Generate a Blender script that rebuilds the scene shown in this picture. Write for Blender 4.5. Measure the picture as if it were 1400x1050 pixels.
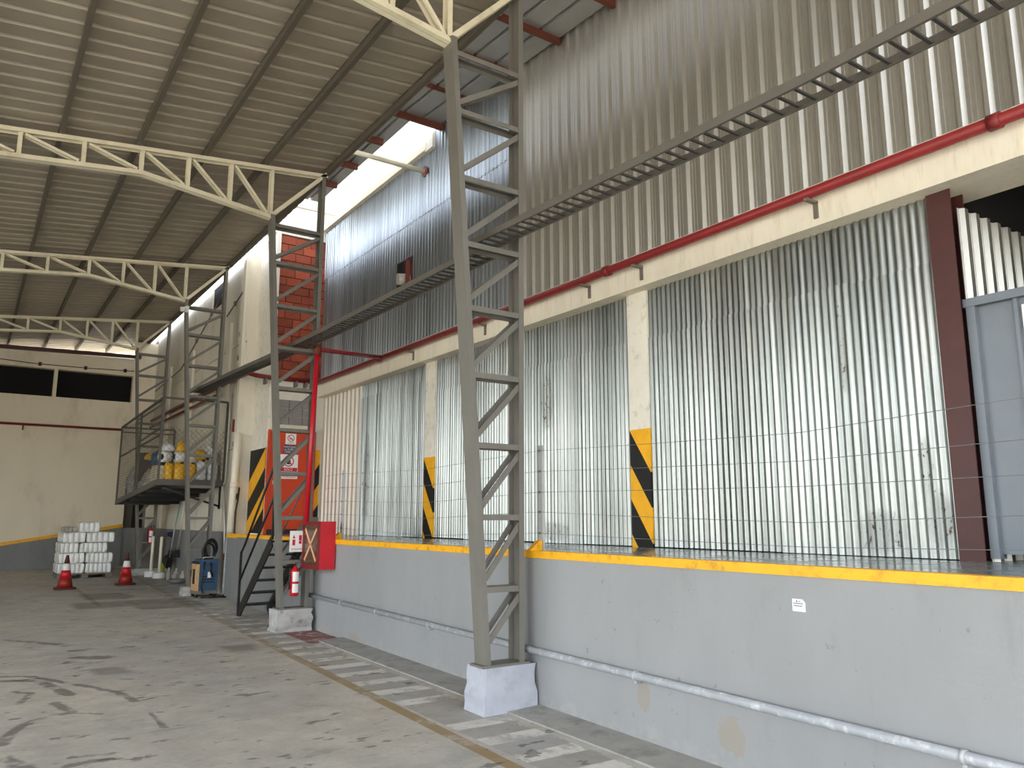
import bpy, math, random
from mathutils import Vector, Matrix
random.seed(7)
R = random.random
for o in list(bpy.data.objects): bpy.data.objects.remove(o)
S = bpy.context.scene
COL = S.collection

# ------------------------------------------------------------------ camera
cam = bpy.data.cameras.new('camera'); camo = bpy.data.objects.new('camera', cam); COL.objects.link(camo)
cam.sensor_width = 36; cam.lens = 1070 / 1400 * 36; cam.clip_end = 500
camo.location = (0, 0, 1.6)
camo.rotation_euler = (math.pi / 2 + math.atan(184 / 1070), 0, -math.radians(34.6))
S.camera = camo
# ------------------------------------------------------------------ light
W = bpy.data.worlds.new('sky'); S.world = W; W.use_nodes = True
nt = W.node_tree; nt.nodes.clear()
sky = nt.nodes.new('ShaderNodeTexSky'); sky.sky_type = 'NISHITA'; sky.sun_disc = False
sky.sun_elevation = math.radians(40); sky.sun_rotation = math.radians(100); sky.dust_density = 2.5; sky.air_density = 1.0
hs = nt.nodes.new('ShaderNodeHueSaturation'); hs.inputs['Saturation'].default_value = .34
bg = nt.nodes.new('ShaderNodeBackground'); bg.inputs['Strength'].default_value = .42
wo = nt.nodes.new('ShaderNodeOutputWorld')
nt.links.new(sky.outputs[0], hs.inputs['Color']); nt.links.new(hs.outputs[0], bg.inputs['Color']); nt.links.new(bg.outputs[0], wo.inputs['Surface'])
sl = bpy.data.lights.new('sun', 'SUN'); sl.energy = 5.0; sl.angle = math.radians(2); sl.color = (1, .94, .84)
so = bpy.data.objects.new('sun', sl); COL.objects.link(so)
so.rotation_euler = Vector((-.75, .14, -.65)).to_track_quat('-Z', 'Y').to_euler(); so.location = (25, -5, 30)
S.view_settings.view_transform = 'Standard'; S.view_settings.look = 'None'
S.view_settings.exposure = 1.72; S.view_settings.gamma = 1; S.view_settings.use_curve_mapping = False

# ------------------------------------------------------------------ helpers: materials
def lin(c):
    return tuple(((x / 255) / 12.92 if x / 255 <= .04045 else ((x / 255 + .055) / 1.055) ** 2.4) for x in c) + (1,)

class NT:
    """tiny node expression helper"""
    def __init__(s, name):
        s.m = bpy.data.materials.new(name); s.m.use_nodes = True
        s.t = s.m.node_tree; s.t.nodes.clear()
        s.out = s.t.nodes.new('ShaderNodeOutputMaterial'); s.b = s.t.nodes.new('ShaderNodeBsdfPrincipled')
        s.t.links.new(s.b.outputs[0], s.out.inputs[0])
        g = s.t.nodes.new('ShaderNodeNewGeometry'); s.pos = g.outputs['Position']
        sp = s.t.nodes.new('ShaderNodeSeparateXYZ'); s.t.links.new(s.pos, sp.inputs[0])
        s.x, s.y, s.z = sp.outputs
    def put(s, sock, v):
        if isinstance(v, bpy.types.NodeSocket): s.t.links.new(v, sock)
        else: sock.default_value = v
    def math(s, op, a, b=0., c=0.):
        n = s.t.nodes.new('ShaderNodeMath'); n.operation = op
        s.put(n.inputs[0], a); s.put(n.inputs[1], b); s.put(n.inputs[2], c); return n.outputs[0]
    def add(s, a, b): return s.math('ADD', a, b)
    def sub(s, a, b): return s.math('SUBTRACT', a, b)
    def mul(s, a, b): return s.math('MULTIPLY', a, b)
    def gt(s, a, b): return s.math('GREATER_THAN', a, b)
    def lt(s, a, b): return s.math('LESS_THAN', a, b)
    def rng(s, v, a, b): return s.mul(s.gt(v, a), s.lt(v, b))
    def ss(s, v, a, b, lo=0., hi=1.):
        n = s.t.nodes.new('ShaderNodeMapRange'); n.interpolation_type = 'SMOOTHSTEP'
        s.put(n.inputs[0], v); n.inputs[1].default_value = a; n.inputs[2].default_value = b
        n.inputs[3].default_value = lo; n.inputs[4].default_value = hi; return n.outputs[0]
    def scaled(s, sc):
        n = s.t.nodes.new('ShaderNodeVectorMath'); n.operation = 'MULTIPLY'
        s.put(n.inputs[0], s.pos); n.inputs[1].default_value = sc; return n.outputs[0]
    def noise(s, scale=1., detail=4, rough=.55, stretch=None, off=0.):
        n = s.t.nodes.new('ShaderNodeTexNoise'); n.inputs['Scale'].default_value = scale
        n.inputs['Detail'].default_value = detail; n.inputs['Roughness'].default_value = rough
        v = s.scaled(stretch) if stretch else s.pos
        if off:
            a = s.t.nodes.new('ShaderNodeVectorMath'); a.operation = 'ADD'; s.put(a.inputs[0], v); a.inputs[1].default_value = (off, off * 1.7, off * .6); v = a.outputs[0]
        s.put(n.inputs['Vector'], v); return n.outputs['Fac']
    def mix(s, f, a, b):
        n = s.t.nodes.new('ShaderNodeMix'); n.data_type = 'RGBA'
        s.put(n.inputs[0], f); s.put(n.inputs[6], a); s.put(n.inputs[7], b); return n.outputs[2]
    def val(s, col, v):
        n = s.t.nodes.new('ShaderNodeHueSaturation'); s.put(n.inputs['Color'], col); s.put(n.inputs['Value'], v); return n.outputs[0]
    def rnd(s):
        return s.t.nodes.new('ShaderNodeObjectInfo').outputs['Random']
    def bump(s, h, dist=.01, strength=.5):
        n = s.t.nodes.new('ShaderNodeBump'); n.inputs['Distance'].default_value = dist; n.inputs['Strength'].default_value = strength
        s.put(n.inputs['Height'], h); s.t.links.new(n.outputs[0], s.b.inputs['Normal'])
    def end(s, col, rough=.6, metal=0., spec=.5):
        s.put(s.b.inputs['Base Color'], col); s.put(s.b.inputs['Roughness'], rough); s.put(s.b.inputs['Metallic'], metal)
        s.b.inputs['Specular IOR Level'].default_value = spec; return s.m

def paint(name, c, rough=.55, metal=0., var=.12, scale=4., dirt=None, damt=.5, dscale=3., stretch=None, bump=0., rnd=0., spec=.5):
    n = NT(name); col = lin(c)
    v = n.ss(n.noise(scale, 5, .6, stretch), .25, .75, 1 - var, 1 + var)
    if rnd: v = n.mul(v, n.ss(n.rnd(), 0, 1, 1 - rnd, 1 + rnd))
    k = n.val(col, v)
    if dirt:
        k = n.mix(n.mul(n.ss(n.noise(dscale, 6, .65, stretch, 3.1), .5, .72), damt), k, lin(dirt))
    if bump: n.bump(n.noise(scale * 9, 4), .004, bump)
    return n.end(k, rough, metal, spec)

M = {}
M['col'] = paint('column_paint', (115, 112, 104), .5, 0, .08, 3, (96, 90, 80), .35, 2, (2, 2, .6))
M['truss'] = paint('truss_cream_paint', (222, 214, 186), .5, 0, .06, 3, (160, 140, 105), .4, 2.5)
M['roofsheet'] = paint('canopy_sheet', (168, 158, 140), .5, .25, .07, 2, rnd=.05)
M['purlin'] = paint('purlin_steel', (96, 89, 76), .55, .1, .1, 3)
M['cover'] = paint('cover_sheet', (160, 160, 156), .45, .35, .08, 2)
M['redox'] = paint('red_oxide', (104, 52, 36), .7, 0, .15, 5)
M['cream'] = paint('cream_wall', (226, 219, 201), .8, 0, .06, .9, (150, 136, 110), .4, 1.3, (1, 1, .35), bump=.25)
M['creamfar'] = paint('cream_far_wall', (232, 221, 197), .85, 0, .05, .8, (160, 145, 118), .35, 1.1, (1, 1, .5), bump=.2)
M['beam'] = paint('beam_paint', (236, 228, 207), .7, 0, .04, 3, (200, 180, 140), .35, 7, (3, 3, .5))
M['white'] = paint('white_masonry', (226, 221, 209), .8, 0, .04, 2, (200, 195, 180), .4, 3, bump=.2)
M['pillar'] = paint('pillar_white', (236, 230, 214), .8, 0, .04, 3, (180, 172, 150), .5, 9, bump=.15)
M['greywall'] = paint('grey_dado', (126, 127, 126), .65, 0, .07, 2.5, (98, 96, 92), .4, 2, (1, 1, .5), bump=.2)
M['brown'] = paint('brown_post', (74, 36, 31), .5, 0, .1, 4, (40, 24, 20), .4, 3)
M['redpipe'] = paint('red_pipe', (140, 40, 40), .42, 0, .12, 6, (110, 40, 36), .4, 5)
M['darkred'] = paint('dark_red', (120, 30, 30), .5, 0, .1, 6)
M['red'] = paint('red_enamel', (196, 26, 40), .32, 0, .08, 4)
M['greypipe'] = paint('grey_pipe', (163, 166, 170), .45, 0, .08, 8, (225, 225, 225), .6, 14)
M['rung'] = paint('tray_rung_shaded', (58, 54, 48), .7, 0, .08, 5)  # tray steel made darker: underside shade put into the rung colour
M['tray'] = paint('tray_steel', (98, 93, 85), .6, 0, .08, 5)
M['black'] = paint('black_paint', (24, 23, 22), .5, 0, .2, 6)
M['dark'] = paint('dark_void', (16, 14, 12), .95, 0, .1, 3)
M['yellow'] = paint('safety_yellow', (247, 178, 22), .5, 0, .05, 4, (150, 110, 40), .55, 11)
M['orange'] = paint('orange_door', (205, 62, 18), .42, 0, .05, 2)
M['gate'] = paint('gate_blue_grey', (116, 123, 130), .42, .05, .05, 2, (110, 115, 118), .3, 4)
M['bracket'] = paint('bracket_steel', (120, 112, 100), .55, .2, .1, 6)
M['plinth'] = paint('plinth_concrete', (176, 179, 188), .8, 0, .07, 6, (140, 140, 140), .3, 7, bump=.7)
M['plinthold'] = paint('plinth_worn', (176, 174, 170), .85, 0, .12, 7, (104, 98, 90), .7, 9, bump=.9)
M['block'] = paint('grey_block', (136, 132, 128), .8, 0, .08, 6, bump=.3)
M['brick'] = paint('clay_brick', (146, 68, 44), .85, 0, .14, 6, (120, 58, 38), .5, 5, bump=.4, rnd=.28)
M['mortar'] = paint('mortar', (112, 66, 46), .9, 0, .1, 6)
M['meshwire'] = paint('mesh_wire', (84, 80, 72), .6, 0, .1, 6)
M['cagesteel'] = paint('cage_steel', (88, 84, 76), .55, 0, .1, 5)
M['wire'] = paint('wire_steel', (112, 114, 116), .5, .2, .1, 6)
M['post'] = paint('post_galv', (178, 181, 180), .5, .0, .1, 6)
M['signw'] = paint('sign_white', (238, 236, 232), .4, 0, .02, 5)
M['signb'] = paint('sign_navy', (26, 30, 78), .4, 0, .05, 5)
M['signr'] = paint('sign_red', (190, 26, 44), .4, 0, .05, 5)
M['signk'] = paint('sign_black', (20, 20, 22), .4, 0, .05, 5)
M['signgrey'] = paint('sign_print_grey', (120, 120, 126), .5, 0, .05, 5)
M['cream_tape'] = paint('tape', (238, 176, 140), .5, 0, .05, 9)
M['glassdark'] = paint('cabinet_pane', (88, 62, 40), .18, 0, .2, 6)
M['plastic_w'] = paint('white_plastic', (226, 226, 222), .35, 0, .05, 6, rnd=.06)
M['plastic_y'] = paint('yellow_plastic', (232, 176, 34), .35, 0, .08, 6)
M['plastic_b'] = paint('blue_plastic', (38, 78, 112), .35, 0, .08, 6)
M['plastic_n'] = paint('navy_plastic', (24, 34, 80), .35, 0, .08, 6)
M['plastic_g'] = paint('grey_box', (84, 78, 66), .6, 0, .1, 4)
M['wrap'] = paint('white_wrap', (242, 242, 238), .3, 0, .06, 12, (205, 205, 200), .5, 15, bump=.5, rnd=.04)
M['wrapgrey'] = paint('grey_wrap', (176, 170, 158), .35, 0, .12, 12, bump=.6)
M['wood'] = paint('pallet_wood', (120, 112, 98), .8, 0, .2, 5, stretch=(1, 8, 8))
M['cone'] = paint('cone_orange', (150, 34, 22), .5, 0, .1, 6, (90, 30, 22), .5, 8)
M['conewhite'] = paint('cone_white', (240, 236, 230), .4, 0, .05, 6)
M['conebase'] = paint('cone_base', (88, 34, 27), .6, 0, .15, 6, (60, 30, 26), .6, 6)
M['weldblue'] = paint('welder_blue', (46, 78, 108), .45, 0, .1, 5, (40, 60, 80), .4, 6)
M['tan'] = paint('tan_wood', (200, 160, 112), .6, 0, .1, 6)
M['teal'] = paint('broom_teal', (58, 140, 130), .45, 0, .05, 6)
M['silver'] = paint('silver_handle', (190, 186, 172), .35, .3, .05, 6)
M['lime'] = paint('lime_plastic', (176, 178, 40), .4, 0, .08, 6)
M['ruststeel'] = paint('rust_pipe', (110, 50, 36), .7, 0, .2, 7)
M['greydoor'] = paint('pier_grey', (74, 70, 62), .8, 0, .1, 3)

def clear_plastic():
    n = NT('clear_plastic'); n.b.inputs['Transmission Weight'].default_value = .55; n.b.inputs['IOR'].default_value = 1.2
    n.bump(n.noise(40, 3), .004, .6)
    return n.end(lin((205, 200, 190)), .3)
M['clear'] = clear_plastic()
M['bagclear'] = paint('clear_bag', (196, 192, 180), .22, 0, .25, 14, (110, 105, 92), .6, 9, bump=.9)
M['carton'] = paint('cream_carton', (216, 206, 178), .6, 0, .06, 6)

def galv(name, c, rough, metal, rust=.5, streak=True, lo=.92, hi=1.06, spots=(), patch=.2, streaks=(.97, 1.02)):
    n = NT(name); col = lin(c)
    v = n.ss(n.noise(2.2, 5, .6, (1, 1, .25)), .2, .8, lo, hi)
    v = n.mul(v, n.ss(n.rnd(), 0, 1, .92, 1.06))
    v = n.mul(v, n.ss(n.noise(1., 3, .7, (1, 19, .22), 31.), .34, .66, *streaks))
    fine = n.noise(34, 3, .6, (1, 1, .5), 5.)
    k = n.val(col, n.mul(v, n.ss(fine, .3, .7, .97, 1.03)))
    k = n.mix(n.mul(n.ss(n.noise(1.4, 4, .6, (1, 1, .3), 9.), .52, .75), patch), k, lin((208, 196, 184)))
    r = n.ss(n.noise(1.1, 3, .6, (1.6, 1.6, .35), 17.), .70, .80)
    for (sy, sz, ry, rz) in spots:
        d = n.add(n.math('POWER', n.mul(n.sub(n.y, sy), 1 / ry), 2), n.math('POWER', n.mul(n.sub(n.z, sz), 1 / rz), 2))
        r = n.math('MAXIMUM', r, n.ss(d, .4, 1.6, 1, 0))
    sp = n.ss(n.noise(30, 3, .65, (1, 1, .55), 23.), .58, .66)
    k = n.mix(n.mul(n.mul(r, sp), rust), k, lin((74, 50, 40)))
    ro = n.add(n.ss(n.noise(2, 2), .3, .7, rough - .015, rough + .02), n.mul(n.mul(r, .15), min(rust, 1.)))
    return n.end(k, ro, n.sub(metal, n.mul(n.mul(r, sp), .5 * min(rust, 1.))))
M['corr'] = galv('galvanised_corrugated', (152, 155, 151), .32, .95, 1., streaks=(.66, 1.16), spots=((12.9, 2.3, .16, .75), (3.62, 3.0, .03, .35), (7.62, 3.05, .12, .35), (3.02, 1.95, .06, .25), (3.4, 1.5, .18, .16), (2.95, 1.6, .1, .2), (7.5, 1.45, .3, .1)))
M['corrup'] = galv('galvanised_upper', (160, 165, 168), .34, .95, .0, streaks=(.8, 1.1), lo=.96, hi=1.03, patch=.05)
M['trap'] = galv('trapezoid_cladding', (180, 177, 167), .34, .68, .0, lo=.95, hi=1.06)
M['trapw'] = galv('trapezoid_light', (214, 206, 192), .45, .3, .3)

def dock_mat():
    n = NT('dock_wall_paint')
    k = n.val(lin((149, 150, 150)), n.ss(n.noise(1.3, 5, .6, (1, 1, .5)), .25, .75, .94, 1.05))
    k = n.mix(n.mul(n.ss(n.noise(4, 6, .7, (1, 1, .35), 4.), .55, .75), .3), k, lin((118, 116, 112)))
    k = n.mix(n.mul(n.ss(n.noise(10, 4, .7, None, 12.), .66, .72), .5), k, lin((110, 106, 100)))
    low = n.ss(n.add(n.z, n.mul(n.noise(5, 5), .35)), .12, .4, 1, 0)
    k = n.mix(n.mul(low, n.mul(n.ss(n.noise(9, 5, .7, None, 2.), .45, .65), .6)), k, lin((172, 168, 160)))
    # bare plaster patches where the paint has flaked off
    for (py, pz, ry, rz) in ((4.42, .32, .10, .15), (3.62, .22, .16, .16), (9.6, .1, .3, .07)):
        d = n.math('SQRT', n.add(n.math('POWER', n.mul(n.sub(n.y, py), 1 / ry), 2), n.math('POWER', n.mul(n.sub(n.z, pz), 1 / rz), 2)))
        d = n.add(d, n.mul(n.sub(n.noise(14, 4), .5), 1.4))
        k = n.mix(n.mul(n.ss(d, .55, .8, 1, 0), .75), k, lin((150, 142, 128)))
    n.bump(n.noise(5, 6), .02, .25)
    return n.end(k, .62)
M['dock'] = dock_mat()
def docktop_mat():
    n = NT('dock_top_paint')
    k = n.val(lin((128, 136, 132)), n.ss(n.noise(3, 5), .25, .75, .9, 1.1))
    return n.end(k, n.ss(n.noise(5, 4), .3, .7, .12, .3))
M['docktop'] = docktop_mat()

def hazard(name, axis, slope, f0, per, lowyellow, cap=1.):
    """diagonal black / yellow bands: f = z + slope*u, a boundary at f0, period per"""
    n = NT(name); u = n.x if axis == 'x' else n.y
    d = n.math('FRACT', n.mul(n.sub(n.add(n.z, n.mul(u, slope)), f0 - 10 * per), 1 / per))
    f_ = n.add(n.z, n.mul(u, slope)); d = n.math('MULTIPLY', d, n.sub(1., n.mul(n.gt(f_, f0), cap)))
    k = n.mix(n.gt(d, .5), *((lin((18, 17, 16)), lin((246, 178, 24)))[::(1 if lowyellow else -1)]))
    k = n.val(k, n.ss(n.noise(7, 4), .3, .7, .93, 1.06))
    return n.end(k, .6)
M['haz0'] = hazard('hazard_stripes_near_pillar', 'y', -1.5, 2.52 - 1.5 * 6.12, .72, False)
M['haz1'] = hazard('hazard_stripes_far_pillar', 'y', -1.5, 2.50 - 1.5 * 10.71, .72, False)
M['hazl'] = hazard('hazard_stripes_corner', 'y', .64, 2.95 + .64 * 15.1, .78, True)
M['hazd'] = hazard('hazard_stripes_door', 'x', -1.5, 2.9 - 1.5 * 5.62, .8, True)

def floor_mat():
    n = NT('concrete_floor')
    a = n.ss(n.noise(.35, 5, .6), .35, .65)
    k = n.mix(a, lin((182, 179, 170)), lin((196, 189, 174)))
    k = n.val(k, n.ss(n.noise(2.4, 7, .7), .28, .72, .84, 1.12))
    k = n.val(k, n.ss(n.noise(22, 4, .7), .3, .7, .95, 1.05))
    # cool pale strip beside the walkway
    # ---- walkway paint: white bars across, ochre line along
    w = n.noise(3.2, 6, .7, None, 7.)
    bar = n.lt(n.math('FRACT', n.add(n.mul(n.y, 1 / .46), .1)), .42)
    inn = n.mul(n.gt(n.x, 3.27), n.lt(n.add(n.x, n.mul(w, .25)), 3.93))
    gap = n.sub(1., n.rng(n.y, 5.75, 6.35))
    k = n.mix(n.mul(inn, .5), k, n.val(lin((142, 140, 133)), n.ss(n.noise(4, 5, .7, None, 11.), .3, .7, .8, 1.2)))
    bars = n.mul(n.mul(n.mul(bar, inn), gap), n.ss(n.add(w, n.ss(n.y, 9, 14, 0, -.08)), .36, .52))
    k = n.mix(n.mul(bars, .9), k, lin((222, 219, 210)))
    bare = n.mul(n.rng(n.x, 3.27, 3.9), n.ss(n.noise(1.7, 4, .6, None, 30.), .5, .62))
    k = n.mix(n.mul(bare, .35), k, lin((176, 176, 178)))
    ln = n.math('ABSOLUTE', n.sub(n.x, n.add(3.14, n.mul(n.sub(n.y, 4.5), .026))))
    line = n.mul(n.lt(ln, .055), n.ss(n.noise(2.5, 5, .7, None, 15.), .3, .5))
    k = n.mix(n.mul(line, n.ss(n.y, 6, 12, .8, .4)), k, lin((150, 122, 72)))
    far = n.mul(n.rng(n.x, 2.02, 2.12), n.rng(n.y, 15.5, 19.5))
    k = n.mix(n.mul(far, .5), k, lin((140, 130, 70)))
    # ---- red floor box below the hose cabinet
    redb = n.mul(n.mul(n.rng(n.x, 3.74, 4.2), n.rng(n.y, 9.9, 11.3)), n.ss(n.noise(6, 5, .7, None, 3.), .3, .5))
    k = n.mix(n.mul(redb, .8), k, lin((128, 44, 48)))
    # ---- scuffs, oil and tyre marks
    sc = n.ss(n.noise(1.6, 5, .7, (1., 2.6, 1), 40.), .60, .68)
    k = n.mix(n.mul(sc, .26), k, lin((88, 84, 80)))
    sc2 = n.ss(n.noise(5.5, 3, .6, (.7, 1.5, 1), 55.), .625, .67)
    k = n.mix(n.mul(sc2, .6), k, lin((62, 59, 56)))
    wob = n.mul(n.sub(n.noise(1.5, 3), .5), .35)
    marks = [([(.45, 9.64), (.72, 9.48), (.88, 9.13), (1.12, 8.71), (1.31, 8.27), (1.39, 7.84)], .035), ([(.44, 9.42), (.76, 9.21), (.84, 8.82), (.94, 8.4)], .05),
             ([(.38, 6.94), (.43, 7.2), (.51, 7.43), (.63, 7.58), (.76, 7.66), (.89, 7.69), (.8, 8.13)], .04), ([(.88, 7.66), (1.09, 7.51)], .015),
             ([(.30, 6.7), (.43, 6.44), (.5, 6.21), (.55, 5.9)], .05), ([(.72, 6.15), (.85, 6.18), (.96, 6.16)], .04), ([(.76, 6.35), (1.02, 6.28)], .025),
             ([(1.21, 10.39), (1.46, 10.23)], .09), ([(1.19, 10.9), (1.42, 10.87)], .06), ([(.53, 8.8), (.66, 8.65), (.54, 8.27)], .03), ([(.6, 12.21), (1.18, 11.39)], .06), ([(1.42, 7.32), (1.43, 6.78)], .02)]
    wq = n.mul(n.sub(n.noise(7, 4), .5), .09)
    px, py_ = n.add(n.x, wq), n.add(n.y, wq)
    for pts, wd in marks:
        best = None
        for (ax, ay), (bx, by) in zip(pts, pts[1:]):
            dx, dy = bx - ax, by - ay; l2 = dx * dx + dy * dy
            t = n.math('ADD', n.mul(n.sub(px, ax), dx / l2), n.mul(n.sub(py_, ay), dy / l2)); t.node.use_clamp = True
            d = n.math('SQRT', n.add(n.math('POWER', n.sub(n.sub(px, ax), n.mul(t, dx)), 2), n.math('POWER', n.sub(n.sub(py_, ay), n.mul(t, dy)), 2)))
            best = d if best is None else n.math('MINIMUM', best, d)
        q = n.mul(n.ss(best, wd * .6, wd * 1.5, 1, 0), n.ss(n.noise(5, 4, .6, None, wd * 300), .32, .55))
        k = n.mix(n.mul(q, .62), k, lin((74, 70, 68)))
    for (x0, x1, y0, y1) in ((2.0, 2.75, 16.6, 17.8), (2.6, 3.6, 14.6, 16.2), (1.7, 2.6, 15.2, 16.2), (1.25, 1.6, 9.2, 9.6), (2.75, 3.1, 9.8, 10.3)):
        q = n.mul(n.mul(n.ss(n.add(n.x, wob), x0 - .1, x0 + .06), n.ss(n.add(n.x, wob), x1 - .06, x1 + .1, 1, 0)), n.mul(n.ss(n.add(n.y, wob), y0 - .1, y0 + .1), n.ss(n.add(n.y, wob), y1 - .1, y1 + .1, 1, 0)))
        k = n.mix(n.mul(q, .5), k, lin((84, 80, 74)))
    n.bump(n.noise(6, 8, .7), .012, .35)
    return n.end(k, n.ss(n.noise(2, 5), .3, .7, .55, .8), 0, .35)
M['floor'] = floor_mat()
M['apron'] = paint('apron_concrete', (160, 158, 152), .8, 0, .12, 4, (112, 108, 100), .6, 5, bump=.5)
M['ground'] = paint('yard_concrete', (178, 172, 160), .9, 0, .1, 1)

# ------------------------------------------------------------------ helpers: meshes
ORI = {}
class MB:
    def __init__(s): s.v = []; s.f = []; s.sm = []
    def box(s, x0, x1, y0, y1, z0, z1):
        b = len(s.v)
        s.v += [(x0, y0, z0), (x1, y0, z0), (x1, y1, z0), (x0, y1, z0), (x0, y0, z1), (x1, y0, z1), (x1, y1, z1), (x0, y1, z1)]
        q = [(0, 3, 2, 1), (4, 5, 6, 7), (0, 1, 5, 4), (1, 2, 6, 5), (2, 3, 7, 6), (3, 0, 4, 7)]
        s.f += [tuple(b + i for i in t) for t in q]; s.sm += [False] * 6; return s
    def hexa(s, bot, top):
        """8-corner block: bot & top are 4 points each, counter-clockwise seen from above"""
        b = len(s.v); s.v += [tuple(p) for p in bot] + [tuple(p) for p in top]
        q = [(0, 3, 2, 1), (4, 5, 6, 7), (0, 1, 5, 4), (1, 2, 6, 5), (2, 3, 7, 6), (3, 0, 4, 7)]
        s.f += [tuple(b + i for i in t) for t in q]; s.sm += [False] * 6; return s
    def bar(s, p, q, w, h, up=(0, 0, 1)):
        """bar from p to q, w across, h along up"""
        p, q = Vector(p), Vector(q); d = (q - p).normalized(); up = Vector(up)
        a = d.cross(up)
        if a.length < 1e-4: a = d.cross(Vector((1, 0, 0)))
        a.normalize(); u = a.cross(d).normalized()
        b = len(s.v)
        for c in (p, q):
            for i, j in ((-1, -1), (1, -1), (1, 1), (-1, 1)):
                s.v.append(tuple(c + a * (i * w / 2) + u * (j * h / 2)))
        q4 = [(0, 1, 2, 3), (7, 6, 5, 4), (0, 4, 5, 1), (1, 5, 6, 2), (2, 6, 7, 3), (3, 7, 4, 0)]
        s.f += [tuple(b + i for i in t) for t in q4]; s.sm += [False] * 6; return s
    def path(s, pts, r, n=10, cap=True):
        pts = [Vector(p) for p in pts]; b = len(s.v); L = len(pts)
        rs = r if isinstance(r, (list, tuple)) else [r] * L
        d0 = (pts[1] - pts[0]).normalized(); ref = Vector((0, 0, 1)) if abs(d0.z) < .9 else Vector((1, 0, 0))
        a = d0.cross(ref).normalized()
        for i, p in enumerate(pts):
            if i == 0: d = d0
            elif i == L - 1: d = (pts[i] - pts[i - 1]).normalized()
            else: d = ((pts[i] - pts[i - 1]).normalized() + (pts[i + 1] - pts[i]).normalized()).normalized()
            a = (a - d * a.dot(d)).normalized(); c = d.cross(a)
            for k in range(n):
                t = 2 * math.pi * k / n; s.v.append(tuple(p + a * (rs[i] * math.cos(t)) + c * (rs[i] * math.sin(t))))
        for i in range(L - 1):
            for k in range(n):
                s.f.append((b + i * n + k, b + i * n + (k + 1) % n, b + (i + 1) * n + (k + 1) % n, b + (i + 1) * n + k)); s.sm.append(True)
        if cap:
            s.f.append(tuple(b + k for k in reversed(range(n)))); s.sm.append(False)
            s.f.append(tuple(b + (L - 1) * n + k for k in range(n))); s.sm.append(False)
        return s
    def tube(s, p, q, r, n=10): return s.path([p, q], r, n)
    def lathe(s, prof, c=(0, 0, 0), n=16, sq=None):
        """profile [(r,z)] around z at c; sq>2 gives a rounded-square plan"""
        b = len(s.v); L = len(prof)
        for (r, z) in prof:
            for k in range(n):
                t = 2 * math.pi * (k + .5) / n; cx, sy = math.cos(t), math.sin(t); m = 1.
                if sq: m = 1 / (abs(cx) ** sq + abs(sy) ** sq) ** (1 / sq)
                s.v.append((c[0] + r * m * cx, c[1] + r * m * sy, c[2] + z))
        for i in range(L - 1):
            for k in range(n):
                s.f.append((b + i * n + k, b + i * n + (k + 1) % n, b + (i + 1) * n + (k + 1) % n, b + (i + 1) * n + k)); s.sm.append(True)
        s.f.append(tuple(b + k for k in reversed(range(n)))); s.sm.append(False)
        s.f.append(tuple(b + (L - 1) * n + k for k in range(n))); s.sm.append(False)
        return s
    def prism(s, poly, axis, a0, a1):
        """poly of 2D points (ccw when the axis points at you) extruded along axis"""
        n = len(poly); b = len(s.v)
        def P(u, w, a): return {'x': (a, u, w), 'y': (w, a, u), 'z': (u, w, a)}[axis]
        s.v += [P(u, w, a0) for u, w in poly] + [P(u, w, a1) for u, w in poly]
        s.f.append(tuple(b + i for i in reversed(range(n)))); s.f.append(tuple(b + n + i for i in range(n)))
        for i in range(n): s.f.append((b + i, b + (i + 1) % n, b + n + (i + 1) % n, b + n + i))
        s.sm += [False] * (n + 2); return s
    def sheet(s, prof, fn0, fn1, smooth=False, th=0.):
        """profile strip: list of parameters mapped by fn0 / fn1 to its two long edges"""
        b = len(s.v); n = len(prof)
        s.v += [tuple(fn0(p)) for p in prof] + [tuple(fn1(p)) for p in prof]
        for i in range(n - 1): s.f.append((b + i, b + i + 1, b + n + i + 1, b + n + i)); s.sm.append(smooth)
        return s
    def build(s, name, mat, parent=None, loc=None):
        me = bpy.data.meshes.new(name); o = ORI.get(parent.name, Vector((0, 0, 0))) if parent else (Vector(loc) if loc else Vector((0, 0, 0)))
        me.from_pydata([tuple(Vector(p) - o) for p in s.v], [], s.f)
        me.polygons.foreach_set('use_smooth', s.sm); me.update()
        me.materials.append(M[mat] if isinstance(mat, str) else mat)
        ob = bpy.data.objects.new(name, me); COL.objects.link(ob)
        if parent: ob.parent = parent
        else: ob.location = o
        ORI[ob.name] = Vector(o); return ob

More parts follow.
